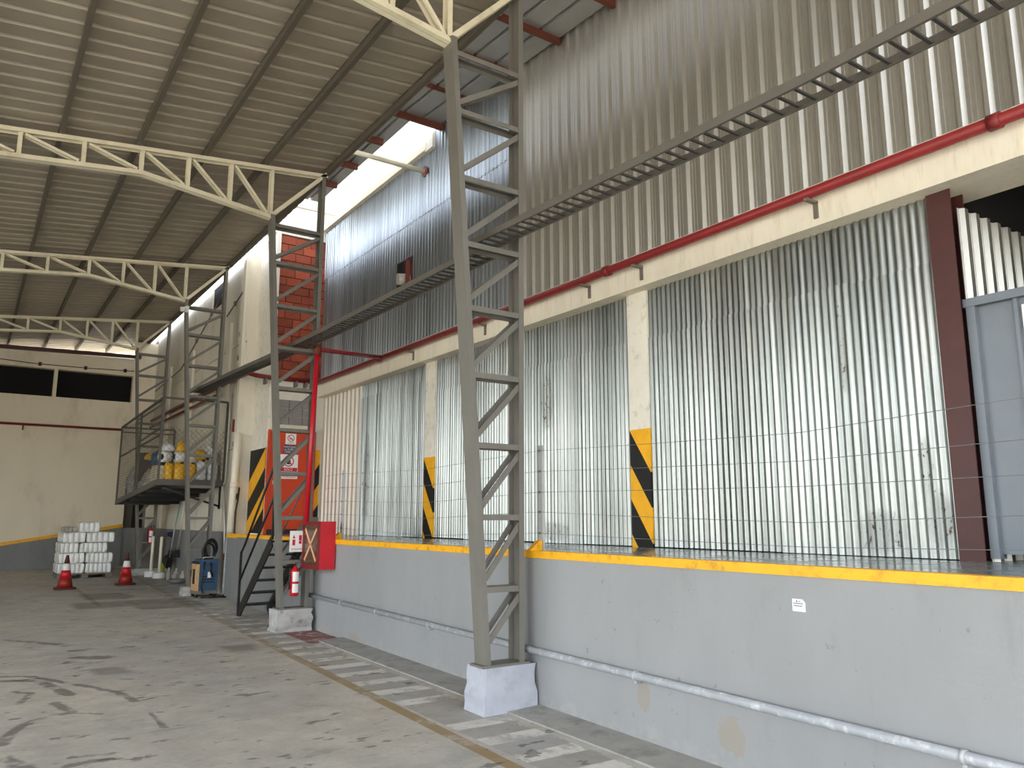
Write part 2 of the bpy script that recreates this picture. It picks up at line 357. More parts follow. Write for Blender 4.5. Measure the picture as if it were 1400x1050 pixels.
def tag(o, label=None, cat=None, group=None, kind=None):
    if label: o['label'] = label
    if cat: o['category'] = cat
    if group: o['group'] = group
    if kind: o['kind'] = kind
    return o
def thing(name, loc, label, cat, group=None):
    o = bpy.data.objects.new(name, None); COL.objects.link(o); o.location = loc; o.empty_display_size = .1
    ORI[o.name] = Vector(loc); return tag(o, label, cat, group)
def struct(name, label=None, loc=(0, 0, 0)):
    o = bpy.data.objects.new(name, None); COL.objects.link(o); o.location = loc; ORI[o.name] = Vector(loc)
    return tag(o, label, kind='structure')
def inst(src, d):
    o = src.copy(); COL.objects.link(o); o.location = src.location + Vector(d); ORI[o.name] = ORI[src.name] + Vector(d); return o
def text(body, size, org, right, up, mat, parent, name='lettering', ext=.0005, align='CENTER'):
    cu = bpy.data.curves.new(name, 'FONT'); cu.body = body; cu.size = size; cu.extrude = ext; cu.align_x = align; cu.align_y = 'CENTER'
    tmp = bpy.data.objects.new('tmp', cu); me = bpy.data.meshes.new_from_object(tmp); bpy.data.objects.remove(tmp)
    r, u = Vector(right).normalized(), Vector(up).normalized(); nn = r.cross(u); o = Vector(org) - ORI[parent.name]
    me.transform(Matrix(((r.x, u.x, nn.x, o.x), (r.y, u.y, nn.y, o.y), (r.z, u.z, nn.z, o.z), (0, 0, 0, 1))))
    me.materials.clear(); me.materials.append(M[mat])
    ob = bpy.data.objects.new(name, me); COL.objects.link(ob); ob.parent = parent; ORI[ob.name] = ORI[parent.name]; return ob
def fz(y): return .0115 * (y - 5.8)
def ztop(x): return 6.87 + .105 * (x - 4.17)
def kz(y): return min(7.46 + .077 * (y - 6.1), 7.70)     # underside of the cover roof

# ================================================================== SETTING
# ---- floor
fl = MB(); fl.hexa([(-9, -6, fz(-6) - .3), (4.3, -6, fz(-6) - .3), (4.3, 28, fz(28) - .3), (-9, 28, fz(28) - .3)], [(-9, -6, fz(-6)), (4.3, -6, fz(-6)), (4.3, 28, fz(28)), (-9, 28, fz(28))])
floor = tag(fl.build('floor', 'floor'), 'grey worn concrete yard floor with tyre marks and painted walkway', kind='structure')
a = MB(); a.hexa([(3.89, -3, fz(-3) - .02), (4.23, -3, fz(-3) - .02), (4.23, 10.0, fz(10) - .02), (3.89, 10.0, fz(10) - .02)], [(3.89, -3, fz(-3) + .012), (4.23, -3, fz(-3) + .03), (4.23, 10., fz(10) + .03), (3.89, 10., fz(10) + .012)])
tag(a.build('apron_kerb', 'apron', floor), 'low concrete kerb along the foot of the dock wall')
gr = MB().box(-60, 60, -80, 70, -.75, -.45); tag(gr.build('outer_ground', 'ground'), 'pale concrete ground outside the canopy', kind='structure')

# ---- dock
dock = struct('dock_platform', 'grey painted loading dock with a yellow edge strip', (4.22, 5, 0))
MB().box(4.22, 9.5, -6, 14.45, -.1, 1.27).build('dock_body', 'dock', dock)
MB().box(4.235, 9.5, -6, 15.09, 1.27, 1.31).build('dock_top', 'docktop', dock)
MB().box(4.205, 4.30, -6, 14.45, 1.255, 1.318).build('edge_strip', 'yellow', dock)
MB().box(4.215, 4.235, 11.3, 15.1, .0, 1.26).build('dock_face_stair', 'greywall', dock)

# ---- right wall: beam, pillars, cladding
wr = struct('wall_right', 'long warehouse wall of galvanised sheets under a cream beam', (5.75, 6, 1.31))
MB().box(5.60, 6.13, -6, 15.1, 4.0, 4.36).build('beam', 'beam', wr)
for (y0, y1) in ((5.82, 6.12), (10.41, 10.71), (14.95, 15.1)):
    if y1 < 15:
        p = MB().box(5.745, 6.0, y0, y1, 2.525, 4.01).build('pillar', 'pillar', wr)
        MB().box(5.742, 6.0, y0, y1, 1.31, 2.525).build('hazard_panel', 'haz0' if y0 < 7 else 'haz1', p)
bp = MB(); bp.box(5.74, 5.752, 2.65, 2.825, 1.31, 4.0); bp.box(5.752, 5.93, 2.73, 2.742, 1.31, 4.0); bp.box(5.93, 5.942, 2.65, 2.825, 1.31, 4.0)
tag(bp.build('steel_post', 'brown', wr), 'dark brown steel post beside the grey gate')

def corr(y0, y1, z0, z1, x, mat, parent, pitch=.066, amp=.0095, name='corrugated_sheet', top=None, ph=0.):
    n = max(2, int((y1 - y0) / pitch * 8)); pr = [y0 + (y1 - y0) * i / n for i in range(n + 1)]
    def f(y):      # every wave is pressed a little differently
        u = (y - ph) / pitch; k = math.floor(u + .5); h = math.sin(k * 12.9898 + z0 * 3.1) * 43758.5453; h -= math.floor(h); h2 = math.sin(k * 78.233 + 1.7) * 9631.7; h2 -= math.floor(h2)
        return x - amp * (1 + (h - .5) * .5 * (1 + math.cos(u * 2 * math.pi)) / 2) * math.cos(u * 2 * math.pi) + (h2 - .5) * .004 * math.cos(u * math.pi * 2)
    m = MB(); t = top or (lambda y: z1)
    m.sheet(pr, lambda y: (f(y), y, z0), lambda y: (f(y), y, t(y)), True)
    return m.build(name, mat, parent)
def trap(y0, y1, z0, z1, x, mat, parent, pitch=.188, h=.032, name='cladding_sheet', top=None, ph=0., rib=.030, axis='y', ramp=.026):
    # ribs stand out of the pan toward -x (or -y)
    pr = []; k = math.floor((y0 - ph) / pitch)
    while k * pitch + ph < y1 + pitch:
        b = k * pitch + ph
        for d, e in ((0, 0), (ramp, h), (ramp + rib, h), (2 * ramp + rib, 0), (.115, 0), (.118, .004), (.126, .004), (.129, 0), (.155, 0), (.158, .004), (.166, .004), (.169, 0)):
            if y0 - 1e-5 <= b + d <= y1 + 1e-5: pr.append((b + d, e))
        k += 1
    if pr[0][0] > y0 + 1e-4: pr = [(y0, 0 if abs((y0 - ph) / pitch - round((y0 - ph) / pitch)) < 1e-3 else pr[0][1])] + pr
    if pr[-1][0] < y1 - 1e-4: pr = pr + [(y1, pr[-1][1])]
    t = top or (lambda y: z1); m = MB()
    if axis == 'y': m.sheet(pr, lambda p: (x - p[1], p[0], z0), lambda p: (x - p[1], p[0], t(p[0])))
    else: m.sheet(pr, lambda p: (p[0], x - p[1], z0), lambda p: (p[0], x - p[1], t(p[0])))
    return m.build(name, mat, parent)

def bay(y0, y1, w, seam):
    n = round((y1 - y0) / w); w = (y1 - y0) / n
    for i in range(n):
        a, b = y0 + i * w, y0 + (i + 1) * w; s = seam + (R() - .5) * .05
        lap = .02 if i else 0
        corr(a - lap, b, 1.315 + R() * .012, s, 5.772 - .002 * (i % 2), 'corr', wr)
        corr(a - lap, b, s - .08, 4.0, 5.780 - .002 * (i % 2), 'corr', wr)
bay(2.79, 5.83, .76, 3.50); bay(6.11, 10.42, .86, 3.52); bay(10.70, 13.2, .83, 3.75)
for i in range(2): trap(13.2 + i * .95, 13.2 + (i + 1) * .95, 1.31, 4.0, 5.79, 'trapw', wr, pitch=.19, h=.03, ph=13.22, rib=.07)
# upper cladding: trapezoid sheets near, fine corrugation far
for i in range(15):
    a = -3.008 + i * .752; b = min(a + .752, 8.0)
    if a < 8.0: trap(a, b, 4.3, 0, 5.68, 'trap', wr, top=lambda y: kz(y) + .115, ph=.0)
for i in range(9):
    a = 8.0 + i * .79; b = min(a + .81, 15.1)
    for (y0, y1, z0, z1) in ((8.0, 11.12, 4.3, 6.56), (11.12, 11.76, 4.3, 5.39), (11.12, 11.76, 5.9, 6.56), (11.76, 15.1, 4.3, 6.56)):
        c0, c1 = max(a, y0), min(b, y1)
        if c1 - c0 > .02: corr(c0, c1, z0, z1 + (.02 * (i % 2) if z1 > 6 else 0), 5.70 - .003 * (i % 2), 'corrup', wr, amp=.014, pitch=.10)
    corr(a, b, 6.48, 7.52, 5.69 - .003 * (i % 2), 'corrup', wr, amp=.014, pitch=.10, top=(lambda y: kz(y) + .11 if y < 10.42 else 7.52) if a < 10.4 else None)
# opening in the far cladding
wn = struct('window_1', 'small broken square opening in the upper corrugated wall', (5.8, 11.4, 5.4))
MB().box(5.95, 5.97, 10.9, 12.0, 5.2, 6.1).build('dark_back', 'ruststeel', wn)
MB().box(5.72, 5.78, 11.40, 11.45, 5.39, 5.9).build('window_bar', 'ruststeel', wn)
m = MB(); m.path([(5.66, 11.62, 5.60), (5.86, 11.58, 5.62)], [.10, .10], 12); tag(m.build('duct_stub', 'wrapgrey', wn), 'pale round duct end')
# ledge and white parapet above the far cladding
wp = struct('wall_parapet', 'bright white parapet wall above the corrugated sheets', (5.9, 12, 7.6))
MB().box(5.88, 6.1, 10.45, 15.6, 7.4, 9.6).build('parapet_wall', 'white', wp)
MB().box(5.60, 5.90, 10.6, 15.3, 7.52, 7.64).build('ledge', 'beam', wp)
MB().box(5.62, 5.90, 10.40, 10.66, 7.5, 8.6).build('end_pier', 'white', wp)
MB().box(4.40, 5.9, 15.1, 15.4, 7.30, 9.6).build('return_wall', 'white', wp)
MB().box(4.40, 5.9, 15.06, 15.1, 7.93, 7.99).build('return_band', 'white', wp)
MB().box(5.72, 5.83, 15.02, 15.1, 6.75, 7.3).build('corner_block', 'white', wp)

# ---- recess end wall with the orange door
we = struct('wall_recess', 'end wall of the dock with brickwork above the orange door', (5.2, 15.1, 1.31))
MB().box(4.70, 5.9, 15.10, 15.4, .0, 4.3).build('end_wall', 'white', we)
MB().box(4.70, 5.9, 15.14, 15.4, 4.3, 7.3).build('brick_bed', 'mortar', we)
MB().box(4.655, 4.735, 15.06, 15.14, 4.3, 7.3).build('white_strip', 'white', we)
b0 = MB(); b0.box(-.155, .155, -.03, .03, -.08, .08); bsrc = None
for row in range(17):
    z = 4.345 + .0855 + row * .172
    if z > 7.3: break
    x = 4.735 + .16 - (.165 if row % 2 else 0)
    while x < 5.95:
        xa, xb = max(x - .155, 4.737), min(x + .155, 5.80)
        if xb - xa > .04:
            dz = R(); out = (dz < .06)
            if xb - xa > .30:
                if bsrc is None:
                    bsrc = MB().box(x - .155, x + .155, 15.10, 15.16, z - .079, z + .079).build('brick', 'brick', we); BX, BZ = x, z
                else:
                    o = inst(bsrc, (x - BX, .028 if out else (R() - .5) * .012, z - BZ)); o.parent = we
            else: MB().box(xa, xb, 15.10, 15.16, z - .079, z + .079).build('brick', 'brick', we)
        x += .322
for r in range(3):
    for c in range(3):
        MB().box(4.80 + c * .27, 5.06 + c * .27, 15.07, 15.11, 3.42 + r * .165, 3.575 + r * .165).build('grey_block', 'block', we)
MB().box(4.72, 5.60, 15.02, 15.12, 3.28, 3.36).build('lintel', 'truss', we)
MB().box(5.60, 5.74, 15.085, 15.1, 1.31, 2.95).build('hazard_panel', 'hazd', we)
# door
d = struct('door_1', 'orange steel door on the dock behind the black stair', (5.14, 15.05, 1.38))
MB().box(4.72, 5.58, 15.04, 15.10, 1.40, 3.27).build('door_leaf', 'orange', d)
MB().box(4.72, 5.58, 15.03, 15.10, 1.31, 1.40).build('threshold', 'black', d)
MB().box(4.68, 4.72, 15.02, 15.10, 1.31, 3.30).build('door_frame', 'orange', d)
MB().box(5.58, 5.62, 15.02, 15.10, 1.31, 3.30).build('door_frame', 'orange', d)
m = MB(); m.box(4.79, 4.82, 14.97, 15.04, 2.25, 2.32); m.box(4.79, 4.92, 14.965, 14.985, 2.28, 2.31); m.build('door_handle', 'silver', d)

# ---- left wall (parallel to the dock, beyond the recess)
wl = struct('wall_left', 'tall cream precast panel wall with grey dado', (4.45, 20, 0))
MB().box(4.46, 4.75, 16.1, 25.6, 0, 7.08).build('wall_core', 'cream', wl)
py = [16.1, 17.75, 20.1, 22.6, 25.6]
for a, b in zip(py, py[1:]):
    hs_ = [(1.335, 3.0), (3.02, 5.2), (5.22, 7.1)]
    for (z0, z1) in hs_:
        if a == 17.75 and z0 > 5: 
            MB().box(4.42, 4.46, 17.765, 18.15, z0, z1).build('wall_panel', 'cream', wl)
            MB().box(4.42, 4.46, 19.12, 20.09, z0, z1).build('wall_panel', 'cream', wl)
            MB().box(4.42, 4.46, 18.15, 19.12, z0, 6.48).build('wall_panel', 'cream', wl)
        else: MB().box(4.42, 4.46, a + .01, b - .01, z0, z1).build('wall_panel', 'cream', wl)
MB().box(4.41, 4.46, 16.1, 25.6, 0, 1.33).build('dado', 'greywall', wl)
MB().box(4.458, 4.461, 18.15, 19.12, 6.48, 7.05).build('vent_opening', 'dark', wl)
for a in (16.12, 17.1, 20.5, 23.2): MB().box(4.36, 4.43, a, a + .17, 1.34, 7.0 if a < 17 else 5.8).build('pilaster', 'cream', wl)
wc = struct('wall_corner', 'cream corner pier with black and yellow hazard stripes', (4.65, 15.6, 0))
MB().box(4.66, 4.70, 15.1, 16.1, 1.31, 7.3).build('pier', 'pillar', wc)
MB().box(4.655, 4.67, 15.1, 16.09, 1.32, 2.95).build('hazard_panel', 'hazl', wc)
MB().box(4.24, 4.70, 14.45, 15.9, 0, 1.30).build('pier_base', 'greywall', wc)
MB().box(4.42, 4.70, 15.9, 16.1, 0, 1.30).build('pier_base', 'greywall', wc)
MB().box(4.225, 4.26, 14.44, 15.9, 1.24, 1.318).build('edge_strip', 'yellow', wc)

# ---- far wall
wf = struct('wall_far', 'cream far wall with two dark window openings', (0, 25.6, 0))
def fw(x0, x1, z0, z1, y0=25.6, y1=25.9, mt='creamfar', nm='wall_section'): return MB().box(x0, x1, y0, y1, z0, z1).build(nm, mt, wf)
fw(-9, 3.83, .1, 5.03); fw(-9, 3.83, 5.83, 6.02)
m = MB(); m.hexa([(-9, 25.6, 6.02), (3.83, 25.6, 6.02), (3.83, 25.9, 6.02), (-9, 25.9, 6.02)], [(-9, 25.6, 6.03), (3.83, 25.6, 6.36), (3.83, 25.9, 6.36), (-9, 25.9, 6.03)]); m.build('wall_top', 'creamfar', wf)
fw(1.73, 1.82, 5.03, 5.83); fw(3.79, 3.83, 5.03, 5.83); fw(-4.6, -4.5, 5.03, 5.83)
m = MB(); m.bar((-9, 25.55, 6.05), (3.95, 25.55, 6.42), .12, .10); m.build('gutter', 'brown', wf)
m = MB(); m.hexa([(-3.2, 25.575, .1), (3.83, 25.575, .1), (3.83, 25.6, .1), (-3.2, 25.6, .1)], [(-3.2, 25.575, .22), (3.83, 25.575, 1.37), (3.83, 25.6, 1.37), (-3.2, 25.6, .22)]); m.build('dado', 'greywall', wf)
m = MB(); m.bar((-3.2, 25.57, .25), (3.83, 25.57, 1.40), .05, .085); m.build('yellow_band', 'yellow', wf)
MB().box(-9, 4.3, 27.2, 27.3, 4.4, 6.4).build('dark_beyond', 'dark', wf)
MB().box(3.83, 4.08, 25.75, 25.9, 0, 7).build('grey_pier', 'greydoor', wf)
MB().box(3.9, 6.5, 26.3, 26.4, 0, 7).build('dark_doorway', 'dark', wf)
MB().box(4.46, 4.8, 25.6, 26.4, 0, 7.08).build('door_jamb', 'greydoor', wf)
fw(3.83, 4.5, 2.75, 6.9, 25.62)
MB().box(3.83, 4.46, 25.64, 25.9, .05, 1.33).build('door_step', 'greywall', wf)
for i, (xa, xb) in enumerate(((-4.5, 1.73), (1.82, 3.79))):
    w_ = struct('window_%d' % (i + 2), 'long dark window opening high in the far wall, %s of the cream mullion' % ('left', 'right')[i], ((xa + xb) / 2, 25.7, 5.03))
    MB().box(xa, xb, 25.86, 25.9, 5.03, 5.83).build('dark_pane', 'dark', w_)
MB().box(-10, 6, 33, 33.4, 0, 9).build('wall_beyond', 'white')['kind'] = 'structure'
bpy.data.objects['wall_beyond']['label'] = 'pale building wall beyond the canopy end'
# ---- unseen wall added on the left, blocks light to darken the far bays
MB().box(-9.4, -9, 15, 28, -.4, 5.6).build('wall_light_block', 'creamfar')['kind'] = 'structure'
bpy.data.objects['wall_light_block']['label'] = 'unseen cream wall added on the left to block light from the far bays'

# ---- dark store behind the gate
st = struct('store_room', 'dark store room behind the grey gate', (7, 0, 1.31))
trap(5.80, 9.0, 1.31, 3.86, 2.64, 'trap', st, axis='x', ph=5.83, pitch=.17, rib=.05, name='partition_sheet')
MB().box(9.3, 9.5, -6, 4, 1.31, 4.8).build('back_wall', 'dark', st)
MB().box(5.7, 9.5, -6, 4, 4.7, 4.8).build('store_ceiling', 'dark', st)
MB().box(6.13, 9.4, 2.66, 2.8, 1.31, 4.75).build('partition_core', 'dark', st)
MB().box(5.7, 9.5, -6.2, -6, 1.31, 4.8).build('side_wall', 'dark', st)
# main building block behind the cladding keeps daylight out of its inside
MB().box(6.2, 12, 3, 15, 0, 7.2).build('building_core', 'dark')['kind'] = 'structure'
bpy.data.objects['building_core']['label'] = 'dark warehouse interior behind the sheeted wall'

# ---- canopy roof
ce = struct('ceiling', 'brown-grey ribbed steel canopy roof seen from below', (0, 11, 6.6))
X0, X1 = -9.5, 4.28
prof = []
for k in range(3):
    b = k * .285
    prof += [(b, 0), (b + .2, 0), (b + .222, .035), (b + .257, .035), (b + .279, 0)]
prof.append((.857, 0))
Y0R = -4.6
m = MB(); m.sheet(prof, lambda p: (X1, Y0R + p[0], ztop(X1) + .11 + p[1]), lambda p: (X0, Y0R + p[0], ztop(X0) + .11 + p[1]))
rs0 = m.build('roof_sheet', 'roofsheet', ce)
for k in range(1, 38): o = inst(rs0, (0, k * .855, 0)); o.parent = ce
for x in [4.12, 3.16, 2.31, 1.44, .53, -.36, -1.25, -2.13, -3.0, -3.9, -4.8, -5.7, -6.6, -7.5, -8.4]:
    z = ztop(x); m = MB(); m.box(x - .004, x + .004, -4.6, 27.2, z + .005, z + .105); m.box(x - .004, x + .05, -4.6, 27.2, z + .097, z + .105); m.box(x - .004, x + .05, -4.6, 27.2, z + .0, z + .008)
    m.build('purlin', 'purlin', ce)
# ---- cover roof between the canopy and the building
cr = struct('ceiling_cover', 'grey ribbed cover roof on rust red rafters beside the canopy', (5, 8, 7.5))
def cov(x0, x1, y0, y1):
    pr = []; x = x0
    while x < x1 - .02:
        pr += [(x, 0), (x + .25, 0), (x + .265, .045), (x + .30, .045), (x + .315, 0)]; x += .33
    pr = [(min(a, x1), b) for a, b in pr] + [(x1, 0)]
    m = MB(); m.sheet(pr, lambda p: (p[0], y0, kz(y0) + .10 + p[1]), lambda p: (p[0], y1, kz(y1) + .10 + p[1]))
    m.build('cover_sheet', 'cover', cr)
for y0, y1 in ((.5, 5.6), (5.6, 10.3)): cov(3.4, 5.72, y0, y1)
cov(3.4, 5.20, 10.3, 14.3)
for y, xe in [(1.0, 5.66), (2.0, 5.66), (3.05, 5.66), (4.07, 5.66), (5.09, 5.66), (6.11, 5.66), (7.13, 5.66), (8.15, 5.66), (9.17, 5.66), (10.19, 5.70), (11.2, 5.12), (12.3, 5.15), (13.25, 5.15)]:
    z = kz(y); m = MB(); m.box(3.5, xe, y - .03, y + .03, z, z + .10); m.build('rafter', 'redox', cr)

# ================================================================== STEELWORK
LV = [1.0, 1.61, 2.23, 2.85, 3.45, 4.04, 4.66, 5.30, 5.87]
def column(yf, label, zb):
    c = thing('lattice_column', (3.9, yf + .085, zb), label, 'column', 'lattice columns carrying the canopy')
    yb = yf + .17
    def lx(z): return 3.70 - (z - .38) * .0725
    def leg(xa, s, z0, z1):   # channel: web at xa(z), flanges toward s
        m = MB()
        for (u0, u1, v0, v1) in ((0, .008, yf, yb), (.008, .055, yf, yf + .008), (.008, .055, yb - .008, yb)):
            a, b = (u0, u1) if s > 0 else (-u1, -u0)
            m.hexa([(xa(z0) + a, v0, z0), (xa(z0) + b, v0, z0), (xa(z0) + b, v1, z0), (xa(z0) + a, v1, z0)], [(xa(z1) + a, v0, z1), (xa(z1) + b, v0, z1), (xa(z1) + b, v1, z1), (xa(z1) + a, v1, z1)])
        return m
    leg(lx, 1, zb, 6.02).build('leg', 'col', c)
    leg(lambda z: 4.10, -1, zb, 6.80).build('leg', 'col', c)
    for i, z in enumerate(LV):
        for y in (yf + .012, yb - .012):
            m = MB(); x0 = lx(z) + .03
            m.box(x0, 4.075, y - .004, y + .004, z - .025, z + .025); s = 1 if y < yf + .05 else -1
            m.box(x0, 4.075, min(y, y + s * .045), max(y, y + s * .045), z + .019, z + .025)
            m.build('brace', 'col', c)
    zs = [zb + .1] + LV
    for z0, z1 in zip(zs, zs[1:]):
        for y in (yf + .022, yb - .022):
            m = MB(); m.bar((lx(z0) + .05, y, z0 + .09), (4.06, y, z1 - .06), .010, .05); m.build('diagonal', 'col', c)
    MB().box(3.66, 4.14, yf - .02, yb + .02, zb - .012, zb + .008).build('base_plate', 'col', c)
    return c
column(5.75, 'nearest tall grey lattice column standing on a pale blue-grey concrete block', .38)
column(11.0, 'second grey lattice column, beside the black stair and red hose cabinet', .37)
column(16.5, 'third grey lattice column, beside the blue welding machine and mesh cage', .30)
column(22.1, 'farthest grey lattice column at the far end of the mesh cage', .36)
def plinth(x0, x1, y0, y1, z0, z1, mat, label, jag=.012):
    m = MB(); n = 5; rings = []
    for k in range(n + 1):
        z = z0 + (z1 - z0) * k / n; e = .02 * (1 - k / n); j = lambda: (R() - .5) * 2 * jag
        rings.append([(x0 - e + j(), y0 - e + j(), z), ((x0 + x1) / 2 + j(), y0 - e + j() * .5, z), (x1 + j(), y0 - e + j(), z), (x1, y1, z), (x0 - e + j(), y1, z)])
    b = 0
    for r in rings: m.v += r
    for k in range(n):
        for i in range(5): m.f.append((k * 5 + i, k * 5 + (i + 1) % 5, k * 5 + 5 + (i + 1) % 5, k * 5 + 5 + i)); m.sm.append(False)
    m.f.append((4, 3, 2, 1, 0)); m.sm.append(False); m.f.append(tuple(n * 5 + i for i in range(5))); m.sm.append(False)
    return tag(m.build('concrete_plinth', mat, None, ((x0 + x1) / 2, (y0 + y1) / 2, z0)), label, 'plinth', 'concrete blocks under the lattice columns')
plinth(3.68, 4.19, 5.72, 6.02, fz(5.8) - .01, .368, 'plinth', 'pale blue-grey concrete block under the nearest lattice column')
plinth(3.66, 4.16, 10.98, 11.30, fz(11.1) - .01, .358, 'plinthold', 'worn white-grey concrete block by the red floor marking', .02)
plinth(3.62, 4.16, 16.47, 16.72, fz(16.5) - .01, .288, 'plinthold', 'concrete block behind the blue welding machine')
plinth(3.60, 4.20, 22.05, 22.32, fz(22.1) - .01, .348, 'plinthold', 'concrete block under the farthest lattice column')

def bot(x):
    if x > 3.29: return 5.97 + (x - 3.29) * (6.84 - 5.97) / (4.12 - 3.29)
    if x > 1.53: return 5.97 + (3.29 - x) * .23 / 1.76
    return 6.20 - (1.53 - x) * .105
XV = [3.29, 2.70, 2.12, 1.52, .83, .12]
while XV[-1] > -8.5: XV.append(XV[-1] - .71)
def truss(y, label):
    t = thing('roof_truss', (0, y, 6.0), label, 'truss', 'cream roof trusses under the canopy')
    def chord(pts, nm, off):
        for dy in (-.055, .055):
            m = MB()
            for p, q in zip(pts, pts[1:]):
                m.bar((p[0], y + dy, p[1] + off), (q[0], y + dy, q[1] + off), .008, .055)
            for p, q in zip(pts, pts[1:]):
                zz = off + (.024 if nm == 'top_chord' else -.024)
                m.bar((p[0], y + dy * .55, p[1] + zz), (q[0], y + dy * .55, q[1] + zz), .05, .008)
            m.build(nm, 'truss', t)
    chord([(4.14, ztop(4.14)), (-9, ztop(-9))], 'top_chord', -.03)
    chord([(3.31, 5.97), (1.53, 6.20), (-9, bot(-9))], 'bottom_chord', .02)
    chord([(4.12, 6.84), (3.29, 5.97)], 'end_strut', .03)
    for i, x in enumerate(XV):
        m = MB(); z0, z1 = bot(x) + .02, ztop(x) - .04
        m.box(x - .025, x + .025, y - .05, y - .044, z0, z1); m.box(x - .025, x + .025, y + .044, y + .05, z0, z1); m.box(x - .003, x + .003, y - .044, y + .044, z0, z1)
        m.build('vertical', 'truss', t)
        if i + 1 < len(XV):
            xl = XV[i + 1]
            for dy in (-.035, .035):
                m = MB(); m.bar((xl + .05, y + dy, ztop(xl) - .07), (x - .05, y + dy, bot(x) + .06), .03, .035); m.build('diagonal', 'truss', t)
truss(5.835, 'nearest cream roof truss, cut by the top of the frame')
truss(11.085, 'cream roof truss meeting the lattice column beside the stair')
truss(16.585, 'cream roof truss meeting the third lattice column')
truss(22.185, 'farthest small cream roof truss before the far wall')

# ---- cable trays
def tray(pts, label, fine=.115):
    t = thing('cable_tray', pts[0], label, 'cable tray', 'ladder cable trays')
    xl, xr = 3.72, 3.97
    for x in (xl, xr):
        m = MB()
        for p, q in zip(pts, pts[1:]):
            a = Vector((x + p[0], p[1], p[2] + .03)); b = Vector((x + q[0], q[1], q[2] + .03))
            m.bar(a, b, .004, .06); m.bar(a + Vector((.010 if x == xl else -.010, 0, -.028)), b + Vector((.010 if x == xl else -.010, 0, -.028)), .02, .004)
        m.build('side_rail', 'tray', t)
    src = None; L = sum((Vector(q) - Vector(p)).length for p, q in zip(pts, pts[1:])); s = .06
    while s < L:
        r = s
        for p, q in zip(pts, pts[1:]):
            d = (Vector(q) - Vector(p)).length
            if r <= d: c = Vector(p).lerp(Vector(q), r / d); break
            r -= d
        if src is None:
            src = MB().box(xl + c.x, xr + c.x, c.y - .010, c.y + .010, c.z + .006, c.z + .020).build('rung', 'rung', t); c0 = c
        else: o = inst(src, c - c0); o.parent = t
        s += fine
    return t
tray([(0, .4, 4.05), (0, 2.5, 4.06), (0, 6.4, 4.17)], 'near ladder cable tray running from upper right to the nearest column')
tray([(0, 5.95, 4.065), (0, 9.7, 4.075), (0, 12.2, 4.11), (0, 14.2, 4.17), (0, 17.5, 4.24)], 'farther ladder cable tray passing from the nearest column to the third column')

# ---- red fire pipes
p = thing('fire_pipe', (5.5, 15, 4.25), 'long red fire pipe running along the cream beam', 'pipe')
MB().tube((5.50, -4, 4.255), (5.50, 15.0, 4.255), .045, 12).build('pipe_run', 'redpipe', p)
for y in (3.65, 5.72, 8.75, 10.85, 6.56):
    m = MB(); m.box(5.46, 5.60, y - .02, y + .02, 4.185, 4.208); m.box(5.585, 5.60, y - .02, y + .02, 4.06, 4.20); m.build('bracket', 'bracket', p)
for y in (6.15, 11.9, 2.2): MB().tube((5.50, y - .04, 4.255), (5.50, y + .04, 4.255), .058, 12).build('coupling', 'darkred', p)
MB().tube((5.46, 11.8, 4.255), (4.06, 10.92, 4.06), .034, 10).build('branch', 'redpipe', p)
r = thing('riser_pipe', (4.0, 10.92, 1.5), 'bright red vertical pipe down to the hose cabinet', 'pipe')
MB().tube((3.99, 10.92, 1.52), (4.05, 10.92, 4.02), .036, 12).build('pipe_run', 'red', r)
MB().tube((4.05, 10.92, 3.98), (4.055, 10.92, 4.12), .05, 12).build('elbow', 'ruststeel', r)
w = thing('wall_fire_pipe', (4.9, 15.0, 4.33), 'dark red pipe crossing below the brickwork and along the left wall', 'pipe')
m = MB(); m.path([(5.45, 14.97, 4.30), (4.60, 14.97, 4.30), (4.36, 15.0, 4.32), (4.32, 15.4, 4.42), (4.32, 17.0, 4.47), (4.32, 25.2, 4.47)], .045, 10); m.build('pipe_run', 'darkred', w)
for x in (5.35, 5.15, 4.55): MB().box(x - .02, x + .02, 14.93, 15.1, 4.17, 4.27).build('bracket', 'bracket', w)
m = MB(); m.path([(4.30, 17.5, 4.27), (4.30, 22.0, 4.27), (4.30, 25.2, 4.27)], .03, 8); tag(m.build('lower_run', 'ruststeel', w), 'thinner rusty pipe below')
f = MB(); f.tube((-8, 25.53, 4.19), (3.58, 25.53, 4.19), .035, 8)
fp = thing('far_fire_pipe', (0, 25.53, 4.19), 'thin dark red pipe across the far cream wall', 'pipe'); f.build('pipe_run', 'darkred', fp)
for x in (-2.2, 1.1): MB().box(x - .02, x + .02, 25.5, 25.6, 4.03, 4.17).build('bracket', 'darkred', fp)

# ---- grey conduit along the dock wall
g = thing('wall_conduit', (4.18, 6, .45), 'grey pipe running low along the dock wall', 'pipe')
def gz(y): return .44 + (y - 1.9) * .009
m = MB(); m.path([(4.17, -3, gz(-3)), (4.17, 11.5, gz(11.5))], .03, 12); m.build('pipe_run', 'greypipe', g)
cs = None
for y in (2.12, 4.45, 7.6, 8.9, 10.0):
    m = MB(); m.tube((4.17, y - .012, gz(y)), (4.17, y + .012, gz(y)), .036, 12); m.box(4.17, 4.22, y - .012, y + .012, gz(y) - .055, gz(y) - .03); m.build('clamp', 'post', g)

